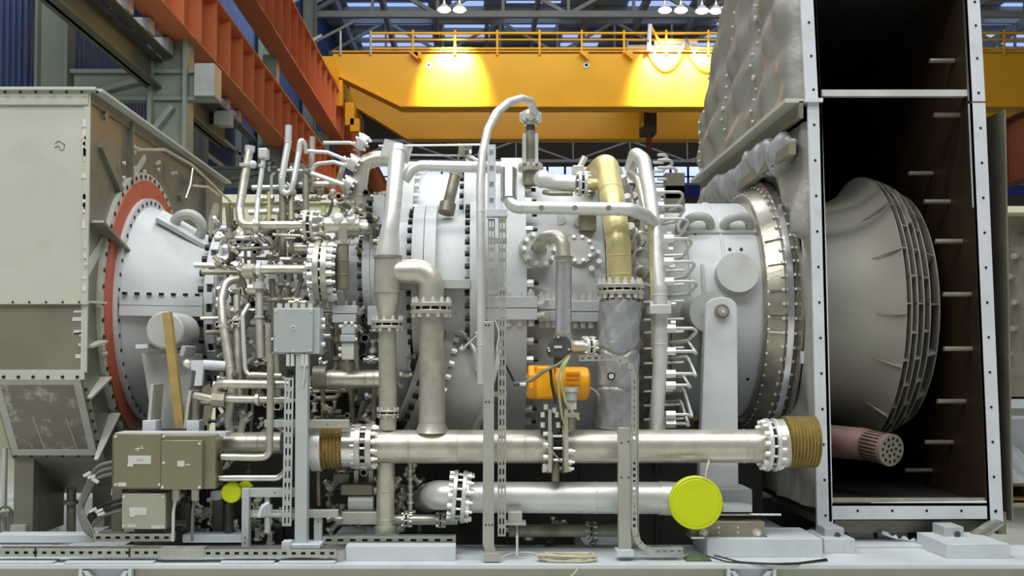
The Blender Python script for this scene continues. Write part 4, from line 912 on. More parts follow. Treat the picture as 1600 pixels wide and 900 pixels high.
for i, (pts, r, lab) in enumerate((([(506, 223, 8.1), (547, 223, 8.0), (564, 229, 7.95)], 2.6, 'topmost thin tube reaching the curved feed pipe, before the orange girder'),
    ([(478, 236, 8.1), (512, 238, 8.05), (546, 252, 7.95)], 3, 'second thin tube from the top joining the curved feed pipe'),
    ([(487, 300, 8.1), (487, 268, 8.05), (494, 256, 8.05), (522, 253, 8.0), (545, 260, 7.95)], 3.2, 'looped thin tube below the two straight ones at the feed pipe'),
    ([(484, 270, 8.0), (538, 289, 7.9)], 4, 'straight sloping tube just under the looped tube'))):
    run('impulse_tube', lab, pts, r, 'steel_pale', bend=.04, n=10, cat='tube')
# thin rods
tag(MB().cyl(P(592, 228, 7.76), P(757, 226, 7.6), S(1.6, 7.7), n=6).build('thin_rod', 'steel_bright'), 'thin bright horizontal rod under the rear crane girder', 'rod')
tag(MB().cyl(P(634, 242, 7.75), P(724, 243, 8.02), S(1.6, 7.8), n=6).build('thin_rod', 'steel_bright'), 'short thin rod above the crossover pipe', 'rod')
# tilted igniter cylinder
ig = run('tilted_igniter', 'tilted olive steel cylinder standing on the combustion can', [(699, 325, 7.9), (712, 272, 7.95)], 9, 'steel_dull', n=24)
cyl2('base', (697, 333, 7.88), (700, 318, 7.9), 13, 'steel_dull', ig); cyl2('top_cap', (711, 274, 7.95), (713, 268, 7.95), 10.5, 'steel', ig)
MB().tube([P(714, 268, 7.95), P(717, 235, 7.95)], .006, 6).build('wire', 'steel_dull', ig)
bk = thing('sensor_bracket', 'small bright sensor bracket above the crossover pipe, left of the arch', 'bracket', P(728, 250, 8.0)); MB().pbox(717, 228, 733, 243, 8.0, 8.05).build('bracket_plate', 'steel_dull', bk); MB().pbox(725, 226, 737, 234, 7.95, 8.1).build('sensor_body', 'steel_bright', bk, bevel=.004); cyl2('sensor_tube', (732, 246, 8), (752, 258, 7.9), 6, 'steel_bright', bk)
# top injector under the arch
ij = thing('top_injector', 'bolted injector standing upright under the arched pipe end', 'injector', P(829, 268, 8.15))
for y0, y1, r0, r1, m in ((268, 262, 20, 20, 'steel'), (262, 250, 12, 11.5, 'steel'), (250, 212, 12, 11, 'steel_dull'), (212, 205, 8, 8, 'steel_dull'), (205, 196, 7, 7, 'dark_grey'), (196, 188, 11, 11, 'steel'), (188, 180, 16, 16, 'steel_pale'), (180, 172, 13, 9, 'steel'), (290, 268, 13, 13, 'steel_dull')):
    cyl2('body_section', (829, y0, 8.15), (829, y1, 8.15), r0, m, ij, 24, r1)
MB().bolts(P(829, 262, 8.15), (0, 0, 1), S(16, 8.15), 10, .014, .03).build('flange_bolts', 'bolt', ij, kind='stuff'); MB().bolts(P(829, 190, 8.15), (0, 0, 1), S(14, 8.15), 8, .016, .07).build('flange_bolts', 'bolt', ij, kind='stuff')
MB().pbox(817, 208, 822, 255, 8.05, 8.2).build('side_bar', 'steel_pale', ij); MB().pbox(836, 208, 841, 255, 8.05, 8.2).build('side_bar', 'steel_pale', ij)
# ================================================================ combustion cans
def can(name, label, p, q, secs, m='casing'):    # secs: (t0,t1,R0,R1) lengths as fraction of p->q
    a = P(*p); c = P(*q); d = c - a; t = thing(name, label, 'combustor', min((a, c), key=lambda v: v.z) - Vector((0, 0, max(s[2] for s in secs))))
    for t0, t1, r0, r1, nm in secs:
        MB().lathe(a + d*t0, d, [(0, r0*.8), (0, r0), (d.length*(t1 - t0), r1), (d.length*(t1 - t0), r1*.8)], 56, False).build(nm, m, t)
    return t, a, d
k1, a, d = can('combustion_can', 'big pale grey combustion can with double flange right of the riser', (606, 446, 8.17), (748, 446, 8.17), ((0, .31, .50, .51, 'can_barrel'), (.31, .43, .60, .60, 'can_flange'), (.437, .556, .60, .60, 'can_flange'), (.556, .91, .53, .55, 'can_barrel'), (.91, 1.0, .63, .63, 'can_flange')))
MB().bolts(a + d*.31, -d, .565, 36, .022, .035).build('flange_bolts', 'bolt_black', k1, kind='stuff'); MB().bolts(a + d*.91, -d, .595, 40, .022, .035).build('flange_bolts', 'bolt_black', k1, kind='stuff')
slab(622, 735, 436, 451, 7.53, .3, k1, 'joint_flange', 'casing_warm', .004)
for px in (665, 676): c = P(px, 443, 7.53); MB().sphere(c, .024).build('joint_bolt', 'bolt', k1)
k2, a, d = can('lower_combustion_can', 'dark lower combustion can tilted behind the wide vertical pipe', (640, 575, 8.06), (748, 606, 8.16), ((0, .2, .40, .40, 'can_barrel'), (.12, .24, .47, .47, 'can_flange'), (.25, .37, .47, .47, 'can_flange'), (.37, .95, .42, .44, 'can_barrel'), (.95, 1, .52, .52, 'can_flange')), 'casing_warm')
MB().bolts(a + d*.12, -d, .44, 28, .022, .04).build('flange_bolts', 'bolt_black', k2, kind='stuff'); MB().bolts(a + d*.37, d, .44, 28, .022, .04).build('flange_bolts', 'bolt', k2, kind='stuff')
k3, a, d = can('side_combustion_can', 'small pale combustion can left of the riser elbow', (528, 438, 8.15), (600, 436, 8.15), ((.2, .62, .27, .28, 'can_barrel'), (.62, .78, .33, .33, 'can_flange'), (.79, .95, .33, .33, 'can_flange')))
MB().bolts(a + d*.62, -d, .305, 22, .02, .035).build('flange_bolts', 'bolt_black', k3, kind='stuff'); MB().bolts(a + d*.78, -d, .3, 22, .016, .012).build('flange_bolts', 'bolt_black', k3, kind='stuff')
# ================================================================ gold pipe, insulated pipe, hose, actuator
gp = run('gold_tinted_pipe', 'heat tinted golden pipe with top bend, standing on the insulated pipe', [(912, 292, 8.6), (935, 268, 8.1), (948, 256, 7.95), (958, 318, 7.65), (966, 380, 7.55), (968, 446, 7.55)], [18, 18, 19, 19.5, 19.5, 19.5], 'gold_pipe', bend=.14, n=32, welds=((2, .75), (3, .3), (3, .8), (4, .3), (4, .75)))
cyl2('branch', (950, 288, 7.85), (912, 288, 7.85), 9, 'gold_pipe', gp); pair(P(910, 287, 7.85), Vector((1, 0, 0)), S(20, 7.85), S(5, 7.85), S(4, 7.85), 8, gp, 'steel_pale')
pair(P(969, 453, 7.55), Vector((0, 0, 1)), S(37, 7.55), S(6, 7.55), S(4, 7.55), 16, gp, 'steel')
vv = run('white_elbow_valve', 'white lagged elbow and valve left of the golden pipe', [(902, 287, 7.85), (872, 286, 7.9), (852, 282, 8.0)], [13, 14, 12], 'steel_pale', n=20, bend=.1); MB().sphere(P(848, 280, 8.0), .07).build('valve_ball', 'steel_pale', vv); cyl2('stem', (903, 268, 7.9), (914, 245, 7.9), 5, 'steel_pale', vv); MB().pbox(895, 258, 912, 272, 7.85, 7.95).build('stem_block', 'steel_pale', vv, bevel=.006); MB().tube([P(850, 300, 7.9), P(860, 302, 7.85), P(895, 302, 7.85)], .02, 8).build('lever', 'steel_dull', vv)
MB().pbox(905, 330, 932, 360, 8.0, 8.1).build('lower_box', 'steel_dull', vv)
ins = thing('insulated_pipe', 'fat silver lagged pipe section under the golden pipe flange', 'pipe', P(968, 668, 7.55))
def lag(u, v):
    y = 470 + 200*v; a = 2*math.pi*u; r = S(32.5 + .9*math.sin(v*17 + 2*math.sin(a*2)) + .7*math.sin(a*5 + v*31) + .5*math.sin(a*11 - v*23) - (2.2 if abs(v - .40 - .02*math.sin(a*3)) < .012 else 0) - (1.6 if abs(v - .68 + .02*math.sin(a*2)) < .012 else 0) - .8*(math.sin(a*7 + v*40) > .8), 7.55)
    c = P(969 - 8*v, y, 7.55); return (c.x + r*math.cos(a), c.y + r*math.sin(a), c.z + .008*math.sin(a*3 + v*9))
MB().grid(lag, 72, 110).build('lagging', 'blanket_silver', ins, ang=3)
c = P(955, 588, 7.39); MB().cyl(c, c - Vector((0, .012, 0)), .018, n=12).build('lagging_button', 'bolt', ins); MB().cyl(c + Vector((0, .004, 0)), c - Vector((0, .006, 0)), .028, n=12).build('button_ring', 'bolt_black', ins)
hs = thing('braided_hose', 'braided metal hose with a curved top elbow beside the golden pipe', 'hose', P(879, 525, 7.5))
MB().tube([P(881, 408, 7.5), P(880, 526, 7.5)], S(12.5, 7.5), 28).build('braid', 'hose_braid', hs); cyl2('ferrule', (881, 400, 7.5), (881, 410, 7.5), 13.5, 'steel', hs); cyl2('ferrule_ring', (881, 404, 7.5), (881, 401, 7.5), 16, 'steel_bright', hs)
MB().tube([P(842, 388, 7.8), P(846, 372, 7.62), P(878, 368, 7.52), P(881, 402, 7.5)], S(11, 7.5), 24, bend=.12, seg=10).build('elbow', 'steel', hs)
MB().ring(P(840, 392, 7.82), V((.3, -1, .3)), .14, .06, .03).build('ring_flange', 'casing_warm', hs); MB().bolts(P(840, 392, 7.80), V((.3, -1, .3)), .115, 10, .018, .05).build('flange_bolts', 'bolt', hs, kind='stuff')
cyl2('lower_ferrule', (880, 520, 7.5), (880, 530, 7.5), 14, 'steel', hs)
cm = run('hose_elbow', 'short steel elbow with flange joining hose and insulated pipe', [(882, 526, 7.5), (890, 542, 7.5), (938, 542, 7.55)], 10, 'steel', bend=.06, flanges=((1, .62, 17, 5, 4, 8, 'steel_pale'),), n=20)
dg = thing('valve_gear_housing', 'dark grey gear housing with label plate under the braided hose', 'housing', P(873, 560, 7.42))
MB().prism([P(x, y, 7.38) for x, y in ((855, 548), (862, 530), (868, 524), (884, 524), (892, 534), (893, 550), (880, 560), (860, 558))], (0, .14, 0)).build('housing_body', 'dark_grey', dg, bevel=.008)
MB().pbox(866, 540, 878, 544, 7.372, 7.38).build('label_plate', 'label_paper', dg)
MB().pbox(866, 556, 884, 580, 7.42, 7.5).build('neck', 'dark_grey', dg)
for px, py in ((857, 544), (858, 548), (889, 546), (872, 527)): c = P(px, py, 7.38); MB().cyl(c, c - Vector((0, .012, 0)), .008, n=8).build('screw', 'bolt', dg)
ya = thing('yellow_actuator', 'bright yellow cylindrical valve actuator with cables over it', 'actuator', P(870, 625, 7.45))
A0 = P(824, 597, 7.42); A1 = P(920, 600, 7.42)
MB().lathe(A0, A1 - A0, [(0, .02), (0, .105), (.01, .115), (.16, .118), (.161, .105), (.25, .105), (.251, .112), (.38, .115), (.405, .11), (.42, .09), (.425, .01)], 40, False).build('housing_barrel', 'actuator_yellow', ya)
MB().pbox(838, 573, 866, 621, 7.28, 7.4).build('gear_box', 'actuator_yellow', ya, bevel=.012); MB().pbox(826, 585, 834, 607, 7.29, 7.36).build('end_block', 'actuator_yellow', ya, bevel=.006); MB().pbox(883, 579, 907, 602, 7.30, 7.4).build('terminal_cover', 'actuator_yellow', ya, bevel=.01)
for k in range(3): MB().pbox(884, 583 + k*7, 905, 585 + k*7, 7.29, 7.31).build('cooling_fin', 'actuator_yellow', ya)
MB().pbox(836, 572, 870, 576, 7.3, 7.5).build('top_rib', 'actuator_yellow', ya); MB().pbox(838, 618, 868, 623, 7.3, 7.5).build('bottom_rib', 'actuator_yellow', ya)
sv = thing('solenoid_valve', 'cream solenoid valve in front of the yellow actuator bottom', 'valve', P(893, 650, 7.3))
cyl2('coil_cap', (893, 605, 7.26), (893, 612, 7.26), 11, 'label_paper', sv); cyl2('coil', (893, 611, 7.26), (893, 626, 7.26), 9, 'frame_grey', sv); MB().pbox(887, 627, 901, 640, 7.24, 7.3).build('valve_block', 'label_paper', sv, bevel=.004); MB().pbox(884, 645, 905, 652, 7.24, 7.34).build('bracket', 'steel', sv); cyl2('outlet', (893, 640, 7.27), (893, 672, 7.27), 6, 'steel_dull', sv)
vb = thing('valve_block', 'pair of dark grey valve blocks on the header pipe below the actuator', 'valve', P(860, 672, 7.35))
for x0, y0, x1, y1 in ((843, 645, 861, 672), (862, 648, 876, 676)): MB().pbox(x0, y0, x1, y1, 7.3, 7.42).build('block', 'dark_grey', vb, bevel=.005)
for px, py in ((848, 652), (853, 640), (866, 645), (870, 652), (848, 668), (872, 668)): cyl2('fitting', (px, py, 7.29), (px, py - 8, 7.29), 3.5, 'bolt', vb, 8)
# actuator cables
cabs = [([(785, 560, 7.25), (795, 580, 7.22), (805, 600, 7.2)], 'cable_black', 2, 'black cable running from the cable tray to the actuator plug'), ([(808, 600, 7.2), (832, 594, 7.2), (850, 580, 7.18), (872, 570, 7.2), (890, 556, 7.25)], 'cable_grey', 2.6, 'grey cable sagging across the yellow actuator top'),
    ([(890, 558, 7.22), (878, 570, 7.18), (872, 590, 7.18), (874, 620, 7.18), (878, 650, 7.2), (884, 668, 7.22)], 'cable_green', 1.8, 'pale green cable hanging straight over the actuator'), ([(890, 557, 7.21), (880, 575, 7.17), (878, 600, 7.17), (884, 630, 7.18), (900, 650, 7.2), (905, 656, 7.2)], 'cable_green', 1.8, 'pale green cable curving behind the solenoid valve'),
    ([(860, 575, 7.2), (862, 600, 7.18), (868, 630, 7.2)], 'cable_black', 2.2, 'dark cable drooping left over the yellow gear box'), ([(920, 605, 7.4), (930, 610, 7.38), (936, 618, 7.4)], 'cable_cream', 1.4, 'white loop of cable between actuator and insulated pipe')]
for pts, m, r, lab in cabs: tag(MB().tube([P(*p) for p in pts], S(r, 7.2), 8, bend=.08).build('actuator_cable', m), lab, 'cable')
pg = thing('cable_plug', 'bright connector plug beside the yellow actuator, on the cable tray side', 'plug', P(806, 601, 7.2)); cyl2('plug_body', (802, 600, 7.2), (812, 600, 7.2), 4, 'dark_grey', pg); cyl2('plug_ring', (812, 600, 7.2), (822, 600, 7.2), 3, 'bolt', pg)
# ================================================================ fuel manifold with bent tubes
fm = run('fuel_manifold', 'white vertical manifold pipe with many thin bent fuel tubes', [(985, 262, 8.4), (993, 240, 8.1), (1006, 250, 7.95), (1015, 300, 7.8), (1024, 370, 7.65), (1031, 450, 7.55), (1032, 560, 7.55), (1025, 672, 7.6)], [9, 10.5, 11, 11, 11, 11.5, 11.5, 11], 'steel_pale', bend=.12, n=24, welds=((3, .8), (5, .1), (5, .8)), seg=8)
MB().tube([P(986, 272, 8.2), P(999, 282, 7.95), P(1008, 320, 7.8), P(1013, 360, 7.75)], S(8, 8), 18, bend=.1).build('inner_pipe', 'steel', fm)
MB().tube([P(1016, 345, 7.6), P(1018, 440, 7.55), P(1020, 560, 7.6)], S(2.2, 7.6), 8).build('side_tube', 'gold_pipe', fm)
MB().pbox(1016, 476, 1049, 490, 7.42, 7.6).build('clamp_block', 'steel_pale', fm, bevel=.004)
for px in (1018, 1046): cyl2('clamp_screw', (px, 476, 7.45), (px, 470, 7.45), 3, 'bolt', fm, 8)
def pig(y, xo, y2, Y=7.55, xn=1043, nut=True, r=2.6):
    MB().tube([P(xn, y, Y), P(xo - 4, y, Y + .02), P(xo + 2, y + 5, Y + .05), P(xo - 12, y2 - 3, Y + .12), P(xn + 8, y2, Y + .2), P(xn - 6, y2, Y + .35)], S(r, Y), 9, bend=.03, seg=4).build('fuel_tube', 'steel_pale', fm)
    if nut: MB().cyl(P(xn - 6, y, Y), P(xn + 9, y, Y), S(7, Y), n=6).build('tube_nut', 'steel_pale', fm)
for y, xo, y2 in ((373, 1079, 405), (409, 1084, 436), (440, 1088, 462)): pig(y, xo, y2)
for y, xo, y2, Y in ((513, 1087, 535, 7.55), (549, 1087, 536, 7.55), (584, 1086, 560, 7.55), (602, 1078, 588, 7.55), (648, 1080, 610, 7.58), (662, 1075, 628, 7.6)): pig(y, xo, y2, Y, 1046)
for y, xo, y2, Y in ((342, 1074, 372, 7.75), (322, 1068, 350, 7.85), (300, 1066, 330, 7.95), (280, 1058, 300, 8.1), (262, 1056, 290, 8.25), (250, 1050, 268, 8.4), (242, 1042, 254, 8.5)): pig(y, xo, y2, Y, 1028, y > 290, 2.4)
for k, y in enumerate((376, 400, 424, 446, 472, 500, 520, 545, 568, 590, 612, 634, 656)):   # tubes running straight back to the casing
    MB().tube([P(1006, y, 7.75), P(1068, y - 2, 7.8)], S(2, 7.8), 8).build('fuel_tube', 'steel_pale', fm)
for k, y in enumerate((366, 392, 420, 446)):
    MB().tube([P(1016, y, 7.75), P(1000, y - 4, 7.72), P(992, y + 2, 7.75), P(990, y + 14, 7.85)], S(2.6, 7.8), 9, bend=.04).build('fuel_tube', 'steel_pale', fm); MB().cyl(P(988, y + 10, 7.85), P(988, y + 24, 7.85), S(7, 7.8), n=12).build('injector_cap', 'steel', fm)
for y in (505, 552): MB().pbox(1050, y, 1075, y + 40, 7.95, 8.0).build('tube_bracket', 'inlet_side', fm)
for y in (330, 350): MB().pbox(1040, y - 60, 1070, y - 20, 8.1, 8.2).build('tube_bracket', 'inlet_side', fm)
# left side of the manifold: more injectors between golden pipe and manifold
ORD = ['lowest', 'second lowest', 'third from the bottom', 'fourth from the bottom', 'middle', 'fourth from the top', 'third from the top', 'second from the top', 'topmost']
for k in range(9):
    a = -48 + k*15.5; c = AP(1.18, .92, a); d = (AP(0, 1, a) - AP(0, 0, a)); e = Vector((-.3, 0, 0)); q = (d + e).normalized()
    fj = thing('fuel_injector', ORD[k] + ' steel fuel injector behind the white manifold pipe', 'injector', c, 'fuel injectors around the nozzle casing')
    MB().cyl(c, c + q*.20, .06, .045, n=16).build('injector_body', 'steel', fj); MB().cyl(c + q*.20, c + q*.26, .035, n=8).build('injector_nut', 'steel_pale', fj); MB().ring(c + q*.06, q, .09, .05, .025, 20).build('injector_flange', 'steel_dull', fj)
# ================================================================ left pipework cluster
def rr(name, label, pts, r, m='steel', bend=.06, **k): return run(name, label, pts, r, m, bend, n=k.pop('n', 14), **k)
a1 = rr('bleed_pipe', 'slanting pipe dropping beside the plenum and turning into the flanged valve', [(391, 229, 7.9), (381, 285, 7.85), (374, 328, 7.8), (377, 352, 7.75), (486, 352, 7.7)], 6.8, flanges=((3, 1.0, 24, 5, 5, 10),), welds=((1, .5), (2, .3)))
cyl2('top_collar', (391, 228, 7.9), (390, 237, 7.9), 8, 'steel_pale', a1); MB().sphere(P(395, 257, 7.85), .03).build('gauge', 'frame_white', a1); clampband(382, 258, 7.86, (.15, 0, 1), 8.5, 4, a1); clampband(401, 352, 7.7, (1, 0, 0), 12, 8, a1, 'steel')
MB().tube([P(508, 352, 7.7), P(562, 352, 7.7)], S(12, 7.7), 18).build('tee_body', 'steel', a1); cyl2('tee_boss', (536, 352, 7.68), (536, 380, 7.68), 8, 'steel', a1); MB().sphere(P(528, 343, 7.68), .05).build('valve_bonnet', 'steel_pale', a1); MB().sphere(P(549, 345, 7.68), .045).build('valve_bonnet', 'steel_pale', a1); cyl2('handle', (545, 336, 7.65), (552, 328, 7.65), 4, 'steel_pale', a1)
cyl2('end_nut', (562, 352, 7.7), (575, 354, 7.7), 6, 'bolt', a1, 8); cyl2('reducer', (478, 352, 7.7), (486, 352, 7.7), 6.8, 'steel', a1, 18, 10)
a2 = rr('slender_pipe', 'slender pipe with a white valve head beside the slanting bleed pipe', [(413, 236, 7.9), (403, 312, 7.85), (400, 345, 7.75), (400, 372, 7.7)], 4, 'steel_pale'); MB().pbox(403, 231, 417, 246, 7.85, 7.95).build('valve_head', 'steel_pale', a2, bevel=.006); clampband(409, 259, 7.88, (.12, 0, 1), 5.5, 4, a2)
rr('u_bend_pipe', 'tall pipe with a U bend standing before the lower orange girder', [(451, 196, 8.0), (450, 225, 8.0), (440, 280, 7.95), (441, 302, 7.95), (454, 302, 7.95), (459, 284, 7.95), (467, 238, 8.0), (469, 219, 8.0), (476, 222, 8.02), (478, 240, 8.05)], [5.5, 5.5, 5.5, 5, 4.5, 4.5, 4.5, 4.2, 3.5, 3], 'steel_pale', .05, welds=((0, .9), (1, .9)))
for i, (px, y0, y1, r) in enumerate(((442, 302, 400, 6), (455, 305, 345, 5), (478, 265, 345, 5), (420, 300, 350, 3))):
    rr('stand_pipe', ['dull vertical stand pipe directly below the U bend', 'thinner vertical pipe right of the one below the U bend', 'vertical pipe left of the small flanged valve', 'thin greenish vertical pipe beside the slender pipe'][i], [(px, y0, 8.0), (px, y1, 7.95)], r, 'steel_dull' if i < 3 else 'gold_pipe')
rr('loop_tube', 'thin hooped tube behind the U bend', [(424, 330, 8.15), (424, 275, 8.15), (432, 266, 8.15), (478, 267, 8.15)], 2.4, 'steel_pale', .05)
a7 = rr('drain_line', 'horizontal pipe into the large ring flange below the bleed pipe', [(385, 424, 7.75), (402, 421, 7.7), (490, 421, 7.7)], 7.5, 'steel', flanges=((1, .93, 13, 4, 3, 8),))
clampband(405, 421, 7.7, (1, 0, 0), 11, 6, a7); MB().cyl(P(383, 424, 7.75), P(400, 424, 7.72), S(12, 7.7), n=20).build('elbow_boss', 'steel', a7); pair(P(505, 425, 7.75), Vector((1, 0, 0)), S(50, 7.75), S(9, 7.75), S(3, 7.75), 20, a7, 'steel'); cyl2('hub', (514, 425, 7.75), (526, 425, 7.75), 30, 'steel_dull', a7)
rr('stub_pipe', 'short horizontal stub pipe between the two horizontal lines', [(450, 387, 7.8), (492, 388, 7.8)], 8.5, 'steel')
a9 = rr('valve_stub_pipe', 'short fat vertical pipe below the tee of the bleed pipe', [(535, 378, 7.7), (535, 452, 7.7)], 10, 'steel_dull', welds=((0, .4), (0, .7))); cyl2('collar', (535, 376, 7.7), (535, 382, 7.7), 12, 'steel_pale', a9)
b1 = rr('oil_pipe', 'S shaped oil pipe curving down beside the cone joint', [(372, 436, 7.85), (353, 440, 7.8), (346, 470, 7.75), (348, 505, 7.7), (358, 565, 7.65), (363, 612, 7.6), (357, 655, 7.6), (361, 690, 7.6)], 6.8, 'steel', .12, welds=((2, .4), (4, .2))); clampband(349, 510, 7.7, (.1, 0, 1), 9, 4, b1)
b2 = rr('oil_pipe', 'straight oil pipe with a small flange right of the S shaped one', [(370, 462, 7.8), (372, 560, 7.7), (374, 632, 7.65), (381, 655, 7.6), (372, 690, 7.6)], 5.8, 'steel', .1, flanges=((0, .45, 12, 3, 3, 6),))
b3 = rr('thin_oil_tube', 'thin tube bending to the right under the grey terminal box', [(389, 476, 7.7), (379, 492, 7.65), (381, 540, 7.62), (384, 587, 7.6), (437, 588, 7.55)], 3.6, 'steel_pale', .06); clampband(407, 587, 7.58, (1, 0, 0), 6, 4, b3); MB().tube([P(392, 586, 7.56), P(440, 588, 7.56)], S(5.5, 7.55), 14).build('horizontal_leg', 'steel', b3)
b4 = rr('oil_pipe', 'pipe running down left of the grey terminal box', [(405, 440, 7.65), (405, 500, 7.6), (408, 560, 7.55)], 6, 'steel', .1); clampband(405, 495, 7.6, (0, 0, 1), 8, 3, b4); cyl2('top_tee', (388, 452, 7.68), (412, 452, 7.68), 9, 'steel', b4); clampband(404, 446, 7.62, (0, 0, 1), 9, 10, b4)
rr('short_fitting_pipe', 'short tapered fitting pipe beside the grey box edge', [(419, 505, 7.5), (420, 565, 7.5)], 5, 'steel', .05)
rr('conduit', 'steel conduit dropping from the terminal box and bending into the junction box', [(423, 553, 7.32), (422, 650, 7.3), (421, 714, 7.28), (398, 715, 7.28), (346, 714, 7.28)], 5.6, 'steel', .06, cat='conduit')
rr('conduit', 'lower steel conduit from the junction box to the perforated upright', [(342, 747, 7.28), (434, 747, 7.28), (446, 738, 7.28), (450, 715, 7.3)], 5, 'steel_bright', .06, cat='conduit')
for i, (py, lab) in enumerate(((714, 'upper bright gland nut on the junction box side'), (747, 'lower bright gland nut on the junction box side'))):
    g = thing('cable_gland', lab, 'gland', P(335, py + 6, 7.28)); cyl2('gland_nut', (327, py, 7.28), (340, py, 7.28), 6, 'steel_bright', g, 6); cyl2('gland_seal', (340, py, 7.28), (350, py, 7.28), 5, 'bolt_black', g, 12)
b6 = rr('manifold_bar', 'upper horizontal oil manifold with a round elbow end', [(337, 622, 7.5), (337, 602, 7.5), (352, 600, 7.48), (452, 601, 7.45)], 7, 'steel', .05); MB().pbox(419, 595, 428, 608, 7.4, 7.5).build('clamp', 'steel_dull', b6)
b7 = rr('manifold_bar', 'lower horizontal oil manifold with the hex valve body', [(305, 618, 7.55), (330, 623, 7.5), (452, 625, 7.45)], 6, 'steel', .06); cyl2('valve_body', (332, 624, 7.48), (352, 625, 7.48), 13, 'steel_dull', b7, 8); clampband(402, 624, 7.46, (1, 0, 0), 9, 5, b7); cyl2('drain_cock', (343, 636, 7.46), (348, 645, 7.46), 3, 'bolt', b7); cyl2('side_bend', (306, 622, 7.6), (306, 690, 7.62), 6, 'steel_dull', b7)
br = thing('z_bracket', 'white seven shaped steel bracket right of the wooden plank', 'bracket', P(305, 605, 7.6)); MB().prism([P(x, y, 7.6) for x, y in ((298, 563), (318, 563), (318, 576), (315, 603), (303, 603), (306, 580), (298, 578))], (0, .05, 0)).build('bracket_plate', 'frame_white', br, bevel=.003); MB().tube([P(318, 570, 7.62), P(352, 572, 7.65)], S(8, 7.6), 14).build('bracket_tube', 'frame_white', br); MB().sphere(P(292, 568, 7.62), .03).build('bracket_bolt', 'bolt', br); MB().sphere(P(294, 572, 7.62), .02).build('bracket_bolt', 'bolt', br)
ct = rr('cross_tube', 'thick short horizontal pipe with a cone tee below the pale valve', [(510, 593, 7.65), (598, 592, 7.65)], 14.5, 'steel', welds=((0, .08), (0, .7), (0, .85))); cyl2('tee_cone', (543, 566, 7.65), (543, 592, 7.65), 13, 'steel_dull', ct, 20, 8); clampband(500, 590, 7.6, (1, 0, 0), 18, 20, ct, 'steel_dull')
wv = thing('pale_block_valve', 'pale upright block valve left of the riser flange', 'valve', P(544, 565, 7.55)); MB().pbox(533, 507, 555, 522, 7.5, 7.62).build('valve_cap', 'frame_grey', wv, bevel=.005); MB().pbox(531, 523, 555, 534, 7.48, 7.62).build('valve_collar', 'frame_grey', wv, bevel=.005); MB().pbox(533, 535, 553, 562, 7.5, 7.62).build('valve_body', 'label_paper', wv, bevel=.008)
for px, py in ((532, 510), (556, 510), (556, 530), (531, 545), (531, 555), (540, 505), (550, 505)): MB().sphere(P(px, py, 7.5), .014, 8, 6).build('valve_bolt', 'bolt', wv)
fb = thing('flange_block', 'grey split flange block behind the pale block valve', 'flange', P(540, 505, 7.8)); MB().pbox(519, 477, 558, 490, 7.72, 8.0).build('upper_block', 'casing', fb, bevel=.004); MB().pbox(519, 491, 556, 504, 7.72, 8.0).build('lower_block', 'casing', fb, bevel=.004)
for px in (528, 540, 553): cyl2('stud', (px, 477, 7.8), (px, 470, 7.8), 3, 'bolt', fb, 8)
MB().pbox(574, 478, 596, 508, 7.8, 8.0).build('side_block', 'casing', fb, bevel=.004)
# random fittings filling the cluster, as parts of the lines they sit on
random.seed(11)
def fitting(px, py, Y, s, parent):
    k = random.random(); d = random.choice((Vector((1, 0, 0)), Vector((0, 0, 1)), Vector((0, -1, 0)), Vector((.7, 0, .7)), Vector((.7, 0, -.7)))); c = P(px, py, Y); r = S(s, Y); m = random.choice(('steel', 'steel_pale', 'steel_dull', 'steel_bright', 'dark_grey', 'steel'))
    if k < .35:
        b = MB(); b.cyl(c - d*r*1.4, c + d*r*1.4, r*.6, n=10); b.cyl(c - d*r*1.5, c - d*r*.9, r, n=6); b.cyl(c + d*r*.7, c + d*r*1.4, r*.95, n=6); b.build('union_fitting', m, parent)
    elif k < .6:
        b = MB(); b.cyl(c - d*r*.5, c + d*r*.5, r*1.15, n=16); b.cyl(c - d*r*2, c + d*r*2, r*.55, n=10); b.bolts(c + d*r*.5, d, r*.85, 6, r*.2, r*.4); b.bolts(c - d*r*.5, -d, r*.85, 6, r*.2, r*.4); b.build('small_flange', m, parent)
    elif k < .8:
        b = MB(); b.sphere(c, r*.9, 10, 7); b.cyl(c, c + Vector((0, -.2, 1)).normalized()*r*2, r*.35, n=8); b.cyl(c + Vector((0, -.4, 2)).normalized()*r*2, c + Vector((0, -.4, 2)).normalized()*r*2.4, r*1.0, n=14); b.cyl(c - d*r*1.8, c + d*r*1.8, r*.5, n=10); b.build('small_valve', m, parent)
    else:
        b = MB(); e = Vector((-d.z, 0, d.x)) if abs(d.y) < .5 else Vector((1, 0, 0)); b.tube([c - d*r*3, c, c + e*r*3], r*.5, 10, bend=r*1.2); b.cyl(c - d*r*3, c - d*r*2.3, r*.85, n=6); b.cyl(c + e*r*2.3, c + e*r*3, r*.85, n=6); b.build('elbow_fitting', m, parent)
zones = [((345, 380, 440, 345), 10, (7.9, 8.15), (4, 8), a1), ((415, 250, 560, 345), 26, (8.0, 8.3), (4, 8), a1), ((340, 360, 500, 440), 46, (7.75, 8.05), (4, 9), a7), ((340, 440, 425, 580), 34, (7.75, 8.0), (4, 8), b1),
         ((425, 440, 520, 480), 14, (7.7, 7.95), (4, 8), a7), ((500, 330, 600, 380), 14, (7.75, 8.0), (5, 10), a9), ((500, 480, 600, 600), 30, (7.8, 8.1), (4, 9), ct), ((330, 580, 460, 700), 34, (7.6, 7.9), (4, 8), b6), ((480, 600, 600, 690), 24, (7.7, 8.0), (4, 9), ct), ((560, 300, 610, 420), 12, (7.85, 8.1), (5, 9), a9)]
